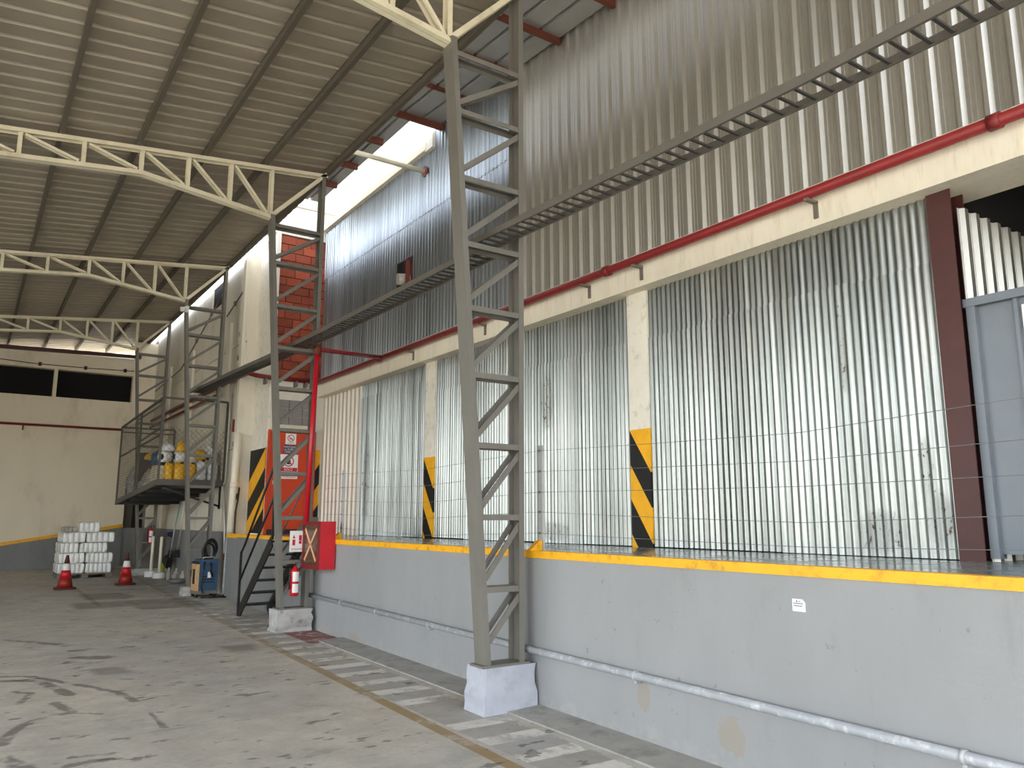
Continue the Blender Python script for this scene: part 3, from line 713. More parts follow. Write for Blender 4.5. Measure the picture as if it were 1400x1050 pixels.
# ---- wire fence along the dock edge
wf_ = thing('wire_fence', (4.35, 5.83, 1.31), 'thin five-strand wire fence on slim grey posts along the dock edge', 'fence')
for y in (5.83, 10.48):
    pz = MB().box(4.335, 4.365, y - .03, y + .03, 1.30, 2.27).build('post', 'post', wf_)
    for z in (1.47, 1.66, 1.84, 2.03, 2.22): MB().tube((4.325, y, z), (4.345, y, z), .012, 8).build('stud', 'bracket', pz)
    m = MB(); m.hexa([(4.20, y - .03, 1.315), (4.34, y - .03, 1.315), (4.34, y + .03, 1.315), (4.20, y + .03, 1.315)], [(4.30, y - .03, 1.40), (4.34, y - .03, 1.41), (4.34, y + .03, 1.41), (4.30, y + .03, 1.40)])
    m.build('foot_bracket', 'yellow', wf_)
for (zp, z3, z18) in ((1.47, 1.425, 1.445), (1.66, 1.575, 1.615), (1.84, 1.80, 1.815), (2.03, 1.96, 1.99), (2.22, 2.14, 2.2)):
    m = MB(); m.path([(4.33, -3, zp), (4.33, 1.8, z18), (4.33, 3.05, z3), (4.33, 4.5, z3 + (zp - z3) * .45), (4.33, 5.83, zp), (4.33, 8.1, zp - .06), (4.33, 10.48, zp), (4.33, 11.1, zp)], .0021, 5); m.build('wire', 'wire', wf_)

# ---- grey gate on the dock
g = thing('steel_gate', (5.86, 2.0, 1.33), 'blue-grey steel gate beside the dark brown post', 'gate')
MB().box(5.85, 5.87, -1.8, 2.64, 1.36, 3.10).build('gate_panel', 'gate', g)
MB().box(5.80, 5.90, 2.585, 2.645, 1.33, 3.16).build('gate_stile', 'gate', g)
MB().box(5.79, 5.90, -1.8, 2.66, 3.10, 3.16).build('top_rail', 'gate', g)
for y in (2.33, 1.7, 1.1): MB().box(5.82, 5.86, y - .012, y + .012, 1.36, 3.10).build('stiffener', 'gate', g)
MB().box(5.845, 5.851, 2.335, 2.585, 1.36, 3.085).build('raised_panel', 'gate', g)
tag(MB().box(5.838, 5.844, 1.95, 2.30, 2.87, 3.05).build('notice', 'signw', g), 'white paper notice')

# ---- white wall strut at the top
s = thing('strut_pipe', (5.7, 10.74, 7.2), 'white tubular strut from the canopy edge to the corrugated wall', 'strut')
MB().tube((4.2, 10.74, 7.21), (5.66, 10.74, 7.21), .04, 10).build('tube', 'truss', s)
MB().tube((5.66, 10.74, 7.21), (5.685, 10.74, 7.21), .09, 12).build('flange', 'ruststeel', s)

# ================================================================== DOCK SIDE THINGS
s = thing('wall_sticker', (4.219, 3.05, 1.08), 'small white printed label stuck on the dock wall', 'label')
MB().prism([(3.005, 1.045), (3.095, 1.045), (3.095, 1.118), (3.025, 1.118), (3.005, 1.10)], 'x', 4.216, 4.2195).build('label_sheet', 'signw', s)
for z, w0, w1 in ((1.092, 3.02, 3.088), (1.078, 3.025, 3.085)): MB().box(4.2150, 4.2162, w0, w1, z - .003, z + .003).build('print_line', 'signgrey', s)
MB().box(4.2150, 4.2162, 3.058, 3.066, 1.100, 1.110).build('print_mark', 'signk', s); MB().box(4.2150, 4.2162, 3.036, 3.050, 1.102, 1.107).build('print_mark', 'signgrey', s)

h = thing('hose_cabinet', (4.08, 10.65, .92), 'red fire hose cabinet with a taped X on its brown pane', 'cabinet')
MB().box(3.985, 4.205, 10.34, 10.97, .92, 1.56).build('cabinet_body', 'red', h)
dr = MB(); dr.box(3.965, 3.985, 10.34, 10.40, .92, 1.56); dr.box(3.965, 3.985, 10.91, 10.97, .92, 1.56); dr.box(3.965, 3.985, 10.40, 10.91, 1.50, 1.56); dr.box(3.965, 3.985, 10.40, 10.91, .92, .98)
dd = dr.build('cabinet_door', 'darkred', h)
MB().box(3.974, 3.984, 10.40, 10.91, .98, 1.50).build('pane', 'glassdark', dd)
for a in ((10.44, 1.03, 10.87, 1.46), (10.87, 1.03, 10.44, 1.46)):
    m = MB(); m.bar((3.969, a[0], a[1]), (3.969, a[2], a[3]), .008, .035); m.build('tape_strip', 'cream_tape', dd)
MB().box(3.975, 4.19, 10.975, 11.0, 1.40, 1.62).build('cabinet_shelf', 'bracket', h)

def extinguisher(x, y, z, hgt, label):
    e = thing('fire_extinguisher', (x, y, z), label, 'extinguisher', 'red fire extinguishers')
    r = .06 * hgt / .46; q = hgt / .46
    MB().lathe([(r * .8, 0), (r, .012 * q), (r, .33 * q), (r * .82, .37 * q), (r * .4, .39 * q), (r * .38, .41 * q)], (x, y, z), 18).build('cylinder', 'red', e)
    m = MB(); m.lathe([(.018 * q, .40 * q), (.018 * q, .44 * q)], (x, y, z), 10); m.bar((x, y, z + .445 * q), (x + .06 * q, y - .05 * q, z + .46 * q), .016, .010); m.bar((x, y, z + .43 * q), (x + .06 * q, y - .05 * q, z + .425 * q), .016, .010); m.build('valve', 'black', e)
    m = MB(); m.path([(x - .02, y, z + .42 * q), (x - .075 * q, y - .01, z + .38 * q), (x - .08 * q, y - .02, z + .2 * q), (x - .075 * q, y - .02, z + .10 * q)], .009 * q, 8); m.build('hose', 'black', e)
    m = MB(); n = 8
    for (z0, z1, nm) in ((.05, .17, 'lower_label'), (.20, .33, 'upper_label')):
        m = MB(); pr = [math.radians(225 + 100 * i / n) for i in range(n + 1)]
        m.sheet(pr, lambda t: (x + (r + .001) * math.cos(t), y + (r + .001) * math.sin(t), z + z0 * q), lambda t: (x + (r + .001) * math.cos(t), y + (r + .001) * math.sin(t), z + z1 * q), True); m.build(nm, 'signw', e)
    return e
extinguisher(3.865, 10.93, .54, .46, 'red fire extinguisher hung on the column beside the hose cabinet')
extinguisher(3.97, 22.03, .95, .48, 'small red fire extinguisher on the farthest column below the cage')

s = thing('extinguisher_sign', (3.885, 10.97, 1.15), 'white fire extinguisher sign left of the hose cabinet', 'sign')
MB().box(3.785, 3.98, 10.965, 10.975, 1.14, 1.43).build('sign_plate', 'signw', s)
m = MB(); m.lathe([(.022, 1.22), (.022, 1.30), (.012, 1.325)], (3.84, 10.965, 0), 10); m2 = MB(); m2.box(3.822, 3.862, 10.9635, 10.965, 1.23, 1.31); m2.prism([(1.325, 3.822), (1.375, 3.842), (1.325, 3.862)], 'y', 10.9635, 10.965); m2.build('extinguisher_icon', 'signr', s)
text('EXTINTOR', .032, (3.885, 10.9635, 1.175), (1, 0, 0), (0, 0, 1), 'signk', s)
m = MB(); m.box(3.915, 3.955, 10.9635, 10.965, 1.25, 1.37); m.build('instruction_icon', 'signr', s); MB().box(3.92, 3.95, 10.9625, 10.9635, 1.29, 1.295).build('icon_line', 'signw', s)

def doorsign(x0, x1, z0, z1, mat, label, nm='safety_sign'):
    s = thing(nm, ((x0 + x1) / 2, 15.035, z0), label, 'sign', 'safety signs on the orange door')
    MB().box(x0, x1, 15.030, 15.039, z0, z1).build('sign_plate', mat, s); return s
def ring(s, cx, cz, r, w, mat, nm, y=15.029):
    m = MB(); n = 24
    a = [(cx + r * math.cos(2 * math.pi * i / n), cz + r * math.sin(2 * math.pi * i / n)) for i in range(n + 1)]
    b = [(cx + (r - w) * math.cos(2 * math.pi * i / n), cz + (r - w) * math.sin(2 * math.pi * i / n)) for i in range(n + 1)]
    m.sheet(range(n + 1), lambda i: (a[i][0], y, a[i][1]), lambda i: (b[i][0], y, b[i][1])); return m.build(nm, mat, s)
s = doorsign(5.01, 5.22, 3.03, 3.24, 'signw', 'small white no-smoking sign at the top of the orange door')
ring(s, 5.115, 3.15, .07, .014, 'signr', 'prohibition_ring'); m = MB(); m.bar((5.07, 15.028, 3.19), (5.16, 15.028, 3.11), .001, .014); m.build('prohibition_bar', 'signr', s)
MB().box(5.08, 5.15, 15.0275, 15.0295, 3.13, 3.145).build('cigarette_icon', 'signk', s); MB().box(5.05, 5.18, 15.028, 15.03, 3.05, 3.06).build('print_line', 'signgrey', s)
s = doorsign(4.975, 5.245, 2.85, 3.015, 'signb', 'navy blue sign with white lettering on the orange door')
for i, tx in enumerate(('MANTENER', 'LA PUERTA', 'CERRADA')): text(tx, .052, (5.11, 15.028, 2.975 - i * .048), (1, 0, 0), (0, 0, 1), 'signw', s)
s = doorsign(4.905, 5.275, 2.36, 2.83, 'signw', 'large white prohibition sign with red banner on the orange door')
ring(s, 5.09, 2.70, .105, .02, 'signr', 'prohibition_ring'); m = MB(); m.bar((5.02, 15.028, 2.77), (5.16, 15.028, 2.63), .001, .018); m.build('prohibition_bar', 'signr', s)
m = MB(); m.lathe([(.012, 2.64), (.04, 2.655), (.045, 2.70), (.03, 2.735), (.012, 2.745)], (5.09, 15.03, 0), 12); m2 = MB(); m2.prism([(2.64, 5.055), (2.64, 5.125), (2.71, 5.13), (2.75, 5.10), (2.745, 5.07), (2.70, 5.05)], 'y', 15.0285, 15.03); m2.build('hand_icon', 'signk', s)
MB().box(4.915, 5.265, 15.0285, 15.03, 2.50, 2.575).build('red_banner', 'signr', s)
text('SOLO', .065, (5.09, 15.0275, 2.537), (1, 0, 0), (0, 0, 1), 'signw', s)
text('PERSONAL', .05, (5.09, 15.0285, 2.455), (1, 0, 0), (0, 0, 1), 'signr', s); text('AUTORIZADO', .05, (5.09, 15.0285, 2.395), (1, 0, 0), (0, 0, 1), 'signr', s)

# ---- black stair up to the dock
s = thing('steel_stair', (3.95, 12.3, .08), 'black open-tread steel stair with handrails against the dock', 'stair')
for x in (3.72, 4.18):
    m = MB(); m.bar((x, 13.0, .13), (x, 11.55, 1.27), .02, .17); m.build('stringer', 'black', s)
for i in range(6):
    z = .27 + i * .20; y = 12.83 - i * .235
    MB().box(3.73, 4.17, y - .11, y + .11, z - .014, z + .014).build('tread', 'black', s)
m = MB(); m.box(3.695, 3.725, 13.0, 13.05, fz(13), 1.08); m.build('handrail_post', 'black', s)
m = MB(); m.path([(3.71, 13.02, 1.06), (3.71, 12.84, 1.20), (3.71, 11.5, 2.44)], .018, 8); m.build('handrail', 'black', s)
m = MB(); m.path([(3.71, 13.02, .62), (3.71, 11.5, 1.93)], .018, 8); m.build('mid_rail', 'black', s)
MB().box(3.695, 3.725, 11.48, 11.52, 1.3, 2.44).build('handrail_post', 'black', s)
m = MB(); m.path([(4.20, 12.9, 1.1), (4.20, 11.5, 2.2)], .014, 8); m.build('inner_rail', 'bracket', s)

# ================================================================== FAR LEFT THINGS
# cones
def cone(x, y, label):
    z = fz(y); c = thing('traffic_cone', (x, y, z), label, 'cone', 'orange traffic cones')
    MB().lathe([(.20, 0), (.20, .03), (.185, .04)], (x, y, z), 16, 5).build('cone_base', 'conebase', c)
    MB().lathe([(.150, .035), (.112, .23)], (x, y, z), 16).build('cone_skirt', 'cone', c)
    MB().lathe([(.113, .23), (.083, .385)], (x, y, z), 16).build('lower_band', 'red', c)
    MB().lathe([(.084, .385), (.058, .52)], (x, y, z), 16).build('white_band', 'conewhite', c)
    MB().lathe([(.058, .52), (.028, .68), (.022, .69)], (x, y, z), 16).build('cone_tip', 'conebase', c)
cone(1.86, 19.1, 'orange traffic cone with white band in front of the wrapped pallet load')
cone(3.07, 19.5, 'orange traffic cone with white band standing between the pallet and the column')
# pallet
pz = fz(22.3); p = thing('pallet', (2.52, 22.3, pz), 'grey wooden pallet under the white wrapped packs', 'pallet')
for x in (2.0, 2.52, 3.04): MB().box(x - .07, x + .07, 21.75, 22.85, pz, pz + .09).build('runner', 'wood', p)
for k in range(6): MB().box(1.93, 3.11, 21.75 + k * .19, 21.88 + k * .19, pz + .09, pz + .115).build('deck_board', 'wood', p)
def bundle(x, y, z, w, dpt, h, n, mat, label, grp, rot=0.):
    """shrink-wrapped pack of upright rolls: scalloped outline with a puckered top"""
    out = []; r = w / n / 2; nd = max(1, round(dpt / (2 * r))); rd = dpt / nd / 2
    for i in range(n):
        for t in range(4): a = math.pi * t / 4; out.append((-w / 2 + r + 2 * r * i - r * math.cos(a), -dpt / 2 + .03 - .03 * math.sin(a)))
    for i in range(nd):
        for t in range(4): a = math.pi * t / 4; out.append((w / 2 - .03 + .03 * math.sin(a), -dpt / 2 + rd + 2 * rd * i - rd * math.cos(a)))
    for i in range(n):
        for t in range(4): a = math.pi * t / 4; out.append((w / 2 - r - 2 * r * i + r * math.cos(a), dpt / 2 - .03 + .03 * math.sin(a)))
    for i in range(nd):
        for t in range(4): a = math.pi * t / 4; out.append((-w / 2 + .03 - .03 * math.sin(a), dpt / 2 - rd - 2 * rd * i + rd * math.cos(a)))
    m = MB(); N = len(out); lv = [(.94, 0), (1, .03), (1.0, h * .5), (1., h - .045), (.95, h - .012), (.72, h - .004 )]
    for s_, zz in lv: m.v += [(px * s_ + (R() - .5) * .012, qy * s_ + (R() - .5) * .012, zz + (R() - .5) * .008 * (zz > .05)) for px, qy in out]
    for k in range(len(lv) - 1):
        for i in range(N): m.f.append((k * N + i, k * N + (i + 1) % N, (k + 1) * N + (i + 1) % N, (k + 1) * N + i)); m.sm.append(True)
    m.f.append(tuple(reversed(range(N)))); m.sm.append(False); m.f.append(tuple((len(lv) - 1) * N + i for i in range(N))); m.sm.append(False)
    o = m.build('wrapped_pack', mat); o.location = (x, y, z); o.rotation_euler.z = rot
    return tag(o, label, 'pack', grp)
zp = pz + .116; GL = 'white plastic wrapped packs on the pallet'
LY = ('bottom', 'second', 'third', 'fourth')
lay = [[(-.30, .58, 6), (.29, .58, 6)], [(-.31, .56, 5), (.28, .60, 6)], [(-.38, .40, 4), (.14, .60, 6)], [(-.30, .50, 4), (.27, .62, 5)]]
for L_, row in enumerate(lay):
    for (dx, w0, n) in row:
        for dy in (-.27, .27):
            lb = '%s white plastic-wrapped pack in the %s layer of the pallet load' % (('front' if dy < 0 else 'rear') + (' left' if dx < 0 else ' right'), LY[L_])
            bundle(2.52 + dx + (R() - .5) * .02, 22.3 + dy - R() * .04 * (dy < 0), zp + L_ * .243, w0, .50, .24, n, 'wrap', lb, GL, (R() - .5) * .07)
bundle(2.55, 22.05, zp + 4 * .243, .45, .40, .24, 4, 'wrap', 'single white wrapped pack on top of the pallet load', GL, .03)
bundle(2.14, 22.2, zp + 4 * .243, .28, .34, .13, 3, 'wrapgrey', 'small grey wrapped bundle on top of the pallet load', GL, .2)

# mesh cage on the columns
cg = thing('mesh_cage', (3.65, 19.4, 2.0), 'raised dark steel mesh cage platform between the two farthest columns', 'cage')
def cf(y): return 2.30 - (y - 16.9) * .062     # platform level drops toward the far end
def ct(y): return 4.02 - (y - 16.9) * .025
XL, XR_, YN, YF = 3.10, 4.36, 16.9, 22.0
m = MB(); m.hexa([(XL, YN, cf(YN) - .02), (XR_, YN, cf(YN) - .02), (XR_, YF, cf(YF) - .02), (XL, YF, cf(YF) - .02)], [(XL, YN, cf(YN) + .02), (XR_, YN, cf(YN) + .02), (XR_, YF, cf(YF) + .02), (XL, YF, cf(YF) + .02)]); m.build('platform_deck', 'black', cg)
for a, b in (((XL, YN), (XL, YF)), ((XL, YN), (XR_, YN)), ((XL, YF), (XR_, YF))):
    m = MB(); m.bar((a[0], a[1], cf(a[1]) + .02), (b[0], b[1], cf(b[1]) + .02), .05, .12); m.build('deck_edge', 'cagesteel', cg)
    m = MB(); m.bar((a[0], a[1], ct(a[1])), (b[0], b[1], ct(b[1])), .04, .04); m.build('top_rail', 'cagesteel', cg)
m = MB(); m.bar((XL, YN, ct(YN) - .75), (XL, YF, ct(YF) - .75), .03, .03); m.build('mid_rail', 'cagesteel', cg)
m = MB(); m.bar((XL, YF, ct(YF) - .12), (XR_, YF, ct(YF) - .12), .03, .03); m.build('mid_rail', 'cagesteel', cg)
for (x, y) in ((XL, YN), (XL, 19.3), (XL, YF), (XR_, YF), (XR_, YN)):
    m = MB(); m.box(x - .02, x + .02, y - .02, y + .02, cf(y), ct(y)); m.build('post', 'cagesteel', cg)
for y in (17.9, 18.9, 19.9, 20.9): m = MB(); m.bar((XL, y, cf(y) - .06), (XR_, y, cf(y) - .06), .05, .08); m.build('joist', 'black', cg)
m = MB(); m.bar((3.2, 17.0, cf(17) - .08), (4.35, 17.0, cf(17) - .45), .03, .04); m.bar((4.33, 17.0, cf(17) - .5), (4.33, 17.0, cf(17)), .03, .04); m.build('bracket', 'black', cg)
mesh = MB(); pt = .11
def meshwire(P, Q): mesh.bar(P, Q, .0042, .0042)
def chain(u0, u1, lo, hi, fn):
    H = hi(u0) - lo(u0); u = u0 - 2.2
    while u < u1 + 2.2:
        for sgn in (1, -1):
            ua, ub = u, u + sgn * 1.0; pts = []
            # line: v = (t-u)*sgn from bottom
            for k in range(2): pass
            t0, t1 = max(u0, min(u, u + sgn * 3)), min(u1, max(u, u + sgn * 3))
            seg = [t for t in (t0, t1)]
            def vv(t): return lo(u0) - .35 + (t - u) * sgn
            # clip numerically to the panel
            n = 24; run = [t0 + (t1 - t0) * i / n for i in range(n + 1)] if t1 > t0 else []
            ins = [t for t in run if lo(t) <= vv(t) <= hi(t)]
            if len(ins) > 1: meshwire(fn(ins[0], vv(ins[0])), fn(ins[-1], vv(ins[-1])))
        u += pt
chain(YN, YF, cf, ct, lambda t, v: (XL, t, v))
chain(XL, XR_, lambda t: cf(YN), lambda t: 3.45, lambda t, v: (t, YN, v))
tag(mesh.build('wire_mesh', 'meshwire', cg), 'diamond wire mesh', kind='stuff')

def can(x, y, z, w, d_, h, mat, label, grp, nm='jerry_can', cap=True, rot=0., capm='black'):
    c = thing(nm, (x, y, z), label, 'container', grp); c.rotation_euler.z = rot
    m = MB(); m.lathe([(.40, 0), (.5, .03), (.5, h * .35), (.485, h * .38), (.485, h * .42), (.5, h * .45), (.5, h * .82), (.36, h * .95), (.14, h * .97)], (0, 0, 0), 20, 5)
    m.v = [(x + vx * w, y + vy * d_, z + vz) for vx, vy, vz in m.v]; m.build('can_body', mat, c)
    if cap: MB().lathe([(.035, h * .96), (.035, h * 1.03)], (x + w * .22, y, z), 12).build('cap', capm, c); m = MB(); m.path([(x - w * .32, y, z + h * .93), (x - w * .25, y, z + h * 1.02), (x + w * .02, y, z + h * 1.02), (x + w * .08, y, z + h * .95)], .016, 8); m.build('handle', mat, c)
    return c
G1 = 'plastic cans stored in the mesh cage'
zc = lambda y: cf(y) + .022
can(3.325, 17.15, zc(17.15), .155, .28, .42, 'plastic_y', 'leftmost yellow plastic can in the front row of the cage', G1)
can(3.52, 17.15, zc(17.15), .225, .28, .42, 'plastic_y', 'wide yellow plastic can in the front row left of the third column', G1)
can(3.75, 17.15, zc(17.15), .18, .28, .42, 'plastic_y', 'yellow plastic can half hidden behind the third column', G1)
can(3.95, 17.15, zc(17.15), .20, .28, .48, 'plastic_w', 'white plastic can in the cage just right of the yellow ones', G1)
can(4.18, 17.15, zc(17.15), .21, .28, .50, 'plastic_w', 'white plastic can in the cage nearest the wall', G1)
def lying(x, y, z, r, L, axis, mat, label, nm='drum', rimm='black'):
    d_ = thing(nm, (x, y, z), label, 'container', G1); v = Vector(axis).normalized(); p0 = Vector((x, y, z + r))
    m = MB(); m.path([p0 - v * L / 2, p0 - v * L * .48, p0 + v * L * .48, p0 + v * L / 2], [r * .9, r, r, r * .9], 20); m.build('drum_body', mat, d_)
    m = MB(); m.path([p0 - v * (L / 2 + .012), p0 - v * L / 2], [r * .5, r * .55], 16); m.build('drum_lid', rimm, d_); return d_
zt = zc(17.15) + .435
lying(3.535, 17.15, zt, .11, .22, (1, .05, 0), 'plastic_w', 'white drum lying on the wide yellow can')
lying(3.76, 17.16, zt, .10, .18, (1, 0, 0), 'plastic_w', 'small white drum lying behind the third column')
lying(3.26, 17.22, zt - .01, .11, .20, (.8, .6, 0), 'plastic_w', 'white drum lying on the leftmost yellow can', )
lying(3.27, 17.75, zc(17.5) + .403, .14, .30, (1, -.5, 0), 'plastic_b', 'blue drum lying at the left side of the cage', rimm='plastic_b')
can(4.0, 17.2, zc(17.15) + .505, .22, .26, .05, 'plastic_n', 'flat dark blue lid on the white cans', G1, 'lid', False)
can(4.14, 17.25, zc(17.15) + .52, .2, .26, .26, 'plastic_w', 'white plastic can stacked on the cans nearest the wall', G1)
def sack(x, y, z, rx, ry, rz, mat, label, nm='plastic_bag', cat='bag', seed=1, grp=G1, rough=.12):
    rr = random.Random(seed); m = MB(); n = 26; ph = [rr.random() * 6 for _ in range(6)]
    prof = [(.55, 0), (.85, .05), (.97, .14), (1, .26), (.99, .38), (.94, .50), (.86, .62), (.74, .73), (.58, .83), (.38, .91), (.2, .96), (.1, 1.0)]
    m.lathe(prof, (0, 0, 0), n)
    def bul(t, v): return 1 + rough * (math.sin(3 * t + ph[0] + v * 7) + .8 * math.sin(5 * t + ph[1] - v * 11) + .6 * math.sin(8 * t + ph[2] + v * 17)) * .6 + (rr.random() - .5) * rough * .7
    out = []
    for vx, vy, vz in m.v:
        q = bul(math.atan2(vy, vx), vz); out.append((x + vx * rx * q, y + vy * ry * q, z + vz * rz * (1 + (rr.random() - .5) * .06 * (vz > .1))))
    m.v = out
    o = m.build(nm, mat, None, (x, y, z)); return tag(o, label, cat, grp)
sack(3.56, 17.2, zt + .222, .10, .10, .22, 'plastic_y', 'round yellow bag on top of the white drums', seed=2)
sack(3.92, 17.1, zc(17.1) + .49, .12, .10, .22, 'plastic_y', 'yellow bag on the white can right of the third column', seed=3)
sack(3.34, 17.35, zt + .22, .13, .12, .18, 'plastic_w', 'pale crumpled bag above the blue drum', seed=4)
sack(3.23, 18.6, zc(18.6) + .64, .12, .12, .16, 'plastic_y', 'small yellow bag above the clear bottles at the left of the cage', seed=5)
GB = 'clear plastic bags along the left side of the cage'
for i, (y, r, h, lb) in enumerate(((18.45, .15, .62, 'tall bag of clear plastic bottles behind the cage mesh'), (18.95, .15, .40, 'low crumpled clear bag next to the tall bag of bottles'), (19.45, .17, .55, 'middle bag of clear plastic along the cage mesh'), (20.05, .15, .36, 'low bag of clear plastic toward the far end of the cage'), (21.3, .17, .85, 'tall pale bag at the far end of the cage'))):
    sack(XL + .07 + r * 1.2, y, zc(y), r, r * 1.25, h, 'bagclear', lb, seed=10 + i, grp=GB, rough=.22)
sack(3.42, 18.5, zc(18.5) + .60, .11, .12, .26, 'bagclear', 'small clear bag on top of the tall bag of bottles', seed=31, grp=GB, rough=.25)
ca = thing('carton', (3.24, 17.75, zc(17.75)), 'cream upright carton beside the leftmost yellow can', 'box')
MB().box(3.15, 3.33, 17.5, 17.95, zc(17.5), zc(17.5) + .40).build('carton_body', 'carton', ca); MB().box(3.148, 3.332, 17.70, 17.74, zc(17.5) + .02, zc(17.5) + .402).build('carton_tape', 'tan', ca)
bx = thing('storage_box', (3.5, 20.6, zc(20.6) + .0), 'dark olive box standing at the back of the cage', 'box')
MB().box(3.3, 3.75, 20.3, 20.9, zc(20.6), zc(20.6) + 1.0).build('box_body', 'plastic_g', bx); MB().box(3.28, 3.77, 20.28, 20.92, zc(20.6) + 1.0, zc(20.6) + 1.05).build('box_lid', 'plastic_g', bx)

# welding machine
wz = fz(16.3); w = thing('welding_machine', (3.95, 16.25, wz), 'blue welding machine on a wheeled base beside the third column', 'machine')
MB().box(3.80, 4.14, 16.02, 16.42, wz + .12, wz + .66).build('machine_body', 'weldblue', w)
MB().box(3.79, 4.15, 16.01, 16.43, wz + .66, wz + .70).build('top_cover', 'weldblue', w)
sp_ = MB().box(3.745, 3.80, 16.04, 16.40, wz + .12, wz + .63).build('side_panel', 'tan', w); MB().box(3.741, 3.747, 16.14, 16.30, wz + .24, wz + .52).build('side_slot', 'black', sp_)
MB().box(3.735, 3.81, 16.03, 16.41, wz + .62, wz + .66).build('side_cap', 'black', w)
for k in range(3): MB().box(3.86, 4.08, 16.012, 16.022, wz + .27 + k * .05, wz + .29 + k * .05).build('vent_slot', 'black', w)
MB().box(3.95, 4.01, 16.0, 16.012, wz + .36, wz + .47).build('paper_tag', 'signw', w)
m = MB(); m.path([(3.86, 16.1, wz + .70), (3.87, 16.08, wz + .74), (4.06, 16.08, wz + .745), (4.08, 16.1, wz + .70)], .012, 8); m.build('carry_handle', 'silver', w)
m = MB(); m.path([(3.88, 16.0, wz + .66), (3.86, 15.985, wz + .45), (3.83, 15.985, wz + .2), (3.88, 15.97, wz + .08)], .014, 8); m.path([(4.0, 16.0, wz + .64), (3.99, 15.985, wz + .5), (4.03, 15.985, wz + .40)], .02, 8); m.build('cable', 'black', w)
MB().box(3.74, 4.16, 16.02, 16.42, wz + .06, wz + .12).build('base_frame', 'bracket', w)
for x in (3.78, 4.12):
    for y in (16.07, 16.37): MB().tube((x - .02, y, wz + .05), (x + .02, y, wz + .05), .05, 14).build('wheel', 'black', w)
m = MB()
for k in range(9):
    rr = .11 + .012 * R(); cx, cz = 4.07 + (R() - .5) * .06, .98 + (R() - .5) * .10
    m.path([(cx + rr * math.cos(t * .42), 16.42 + .02 * k - .08 + .008 * math.sin(t), cz + rr * 1.55 * math.sin(t * .42)) for t in range(16)], .014, 6)
tag(m.build('cable_coil', 'black', None, (4.07, 16.42, .8)), 'coil of black cable hung on the third column above the blue machine', 'cable')
m = MB(); zz = fz(15.9) + .02
m.path([(3.85, 15.9, zz), (4.0, 15.75, zz), (4.2, 15.85, zz), (4.3, 16.0, zz + .05), (4.34, 16.02, zz + .4), (4.35, 16.0, .8)], .016, 8); m.path([(3.8, 15.8, zz), (4.05, 15.86, zz), (4.22, 15.7, zz), (4.3, 15.85, zz)], .014, 8)
tag(m.build('floor_cable', 'black', None, (4.1, 15.8, fz(15.8))), 'black cable lying on the floor right of the blue machine', 'cable')

# brooms, dustpan, stanchions, bottles
def broom(x, y0, z0, y1, z1, mat, label):
    b = thing('broom', (x, y0, z0), label, 'broom', 'long handled brooms on the left wall')
    MB().tube((x, y0, z0), (x, y1, z1), .013, 8).build('broom_handle', mat, b)
    m = MB(); m.bar((x, y0 - .14, z0 - .02), (x, y0 + .14, z0 - .02), .05, .06); m.build('broom_head', 'black', b)
    m = MB(); m.hexa([(x - .04, y0 - .15, z0 - .17), (x + .03, y0 - .15, z0 - .17), (x + .03, y0 + .15, z0 - .17), (x - .04, y0 + .15, z0 - .17)], [(x - .025, y0 - .13, z0 - .05), (x + .02, y0 - .13, z0 - .05), (x + .02, y0 + .13, z0 - .05), (x - .025, y0 + .13, z0 - .05)]); m.build('bristles', 'black', b)
broom(4.33, 21.4, .80, 20.55, 2.05, 'teal', 'broom with a teal handle leaning on the left wall')
broom(4.36, 20.75, .84, 20.15, 1.95, 'silver', 'broom with a pale handle hanging right of the teal one')
dp = thing('dustpan', (4.28, 21.0, .5), 'black dustpan hanging below the brooms', 'dustpan')
m = MB(); m.hexa([(4.12, 20.75, .42), (4.28, 20.85, .38), (4.28, 21.35, .52), (4.12, 21.25, .56)], [(4.14, 20.72, .60), (4.29, 20.82, .62), (4.29, 21.2, .74), (4.16, 21.15, .70)]); m.build('pan', 'black', dp)
m = MB(); m.tube((4.24, 20.95, .62), (4.27, 20.65, 1.6), .010, 8); m.build('pan_handle', 'silver', dp)
sh = thing('hand_shovel', (4.35, 22.2, 1.15), 'dark pointed scoop hung on the grey dado left of the brooms', 'scoop')
m = MB(); m.hexa([(4.28, 21.6, 1.16), (4.40, 21.6, 1.13), (4.40, 22.35, 1.18), (4.34, 22.35, 1.19)], [(4.28, 21.6, 1.26), (4.40, 21.6, 1.28), (4.40, 22.35, 1.22), (4.34, 22.35, 1.21)]); m.build('scoop', 'plastic_n', sh)
def stanchion(x, y, label):
    z = fz(y); b = thing('stanchion', (x, y, z), label, 'stanchion', 'white poles with round bases')
    MB().lathe([(.14, 0), (.15, .02), (.15, .12), (.13, .14)], (x, y, z), 18).build('round_base', 'plastic_w', b)
    MB().lathe([(.038, .14), (.034, .98), (.02, .99)], (x, y, z), 12).build('pole', 'beam', b)
stanchion(3.93, 21.45, 'white pole on a round base, the one nearer the far column'); stanchion(4.02, 20.9, 'white pole on a round base, the one nearer the brooms')
z = fz(21.4); b = thing('squirt_bottle', (4.2, 21.6, z), 'lime yellow bottle between the two white poles', 'bottle')
MB().lathe([(.055, 0), (.06, .02), (.06, .28), (.04, .34), (.03, .36)], (4.2, 21.6, z), 14).build('bottle_body', 'lime', b); MB().lathe([(.032, .36), (.032, .41)], (4.2, 21.6, z), 10).build('bottle_cap', 'lime', b)
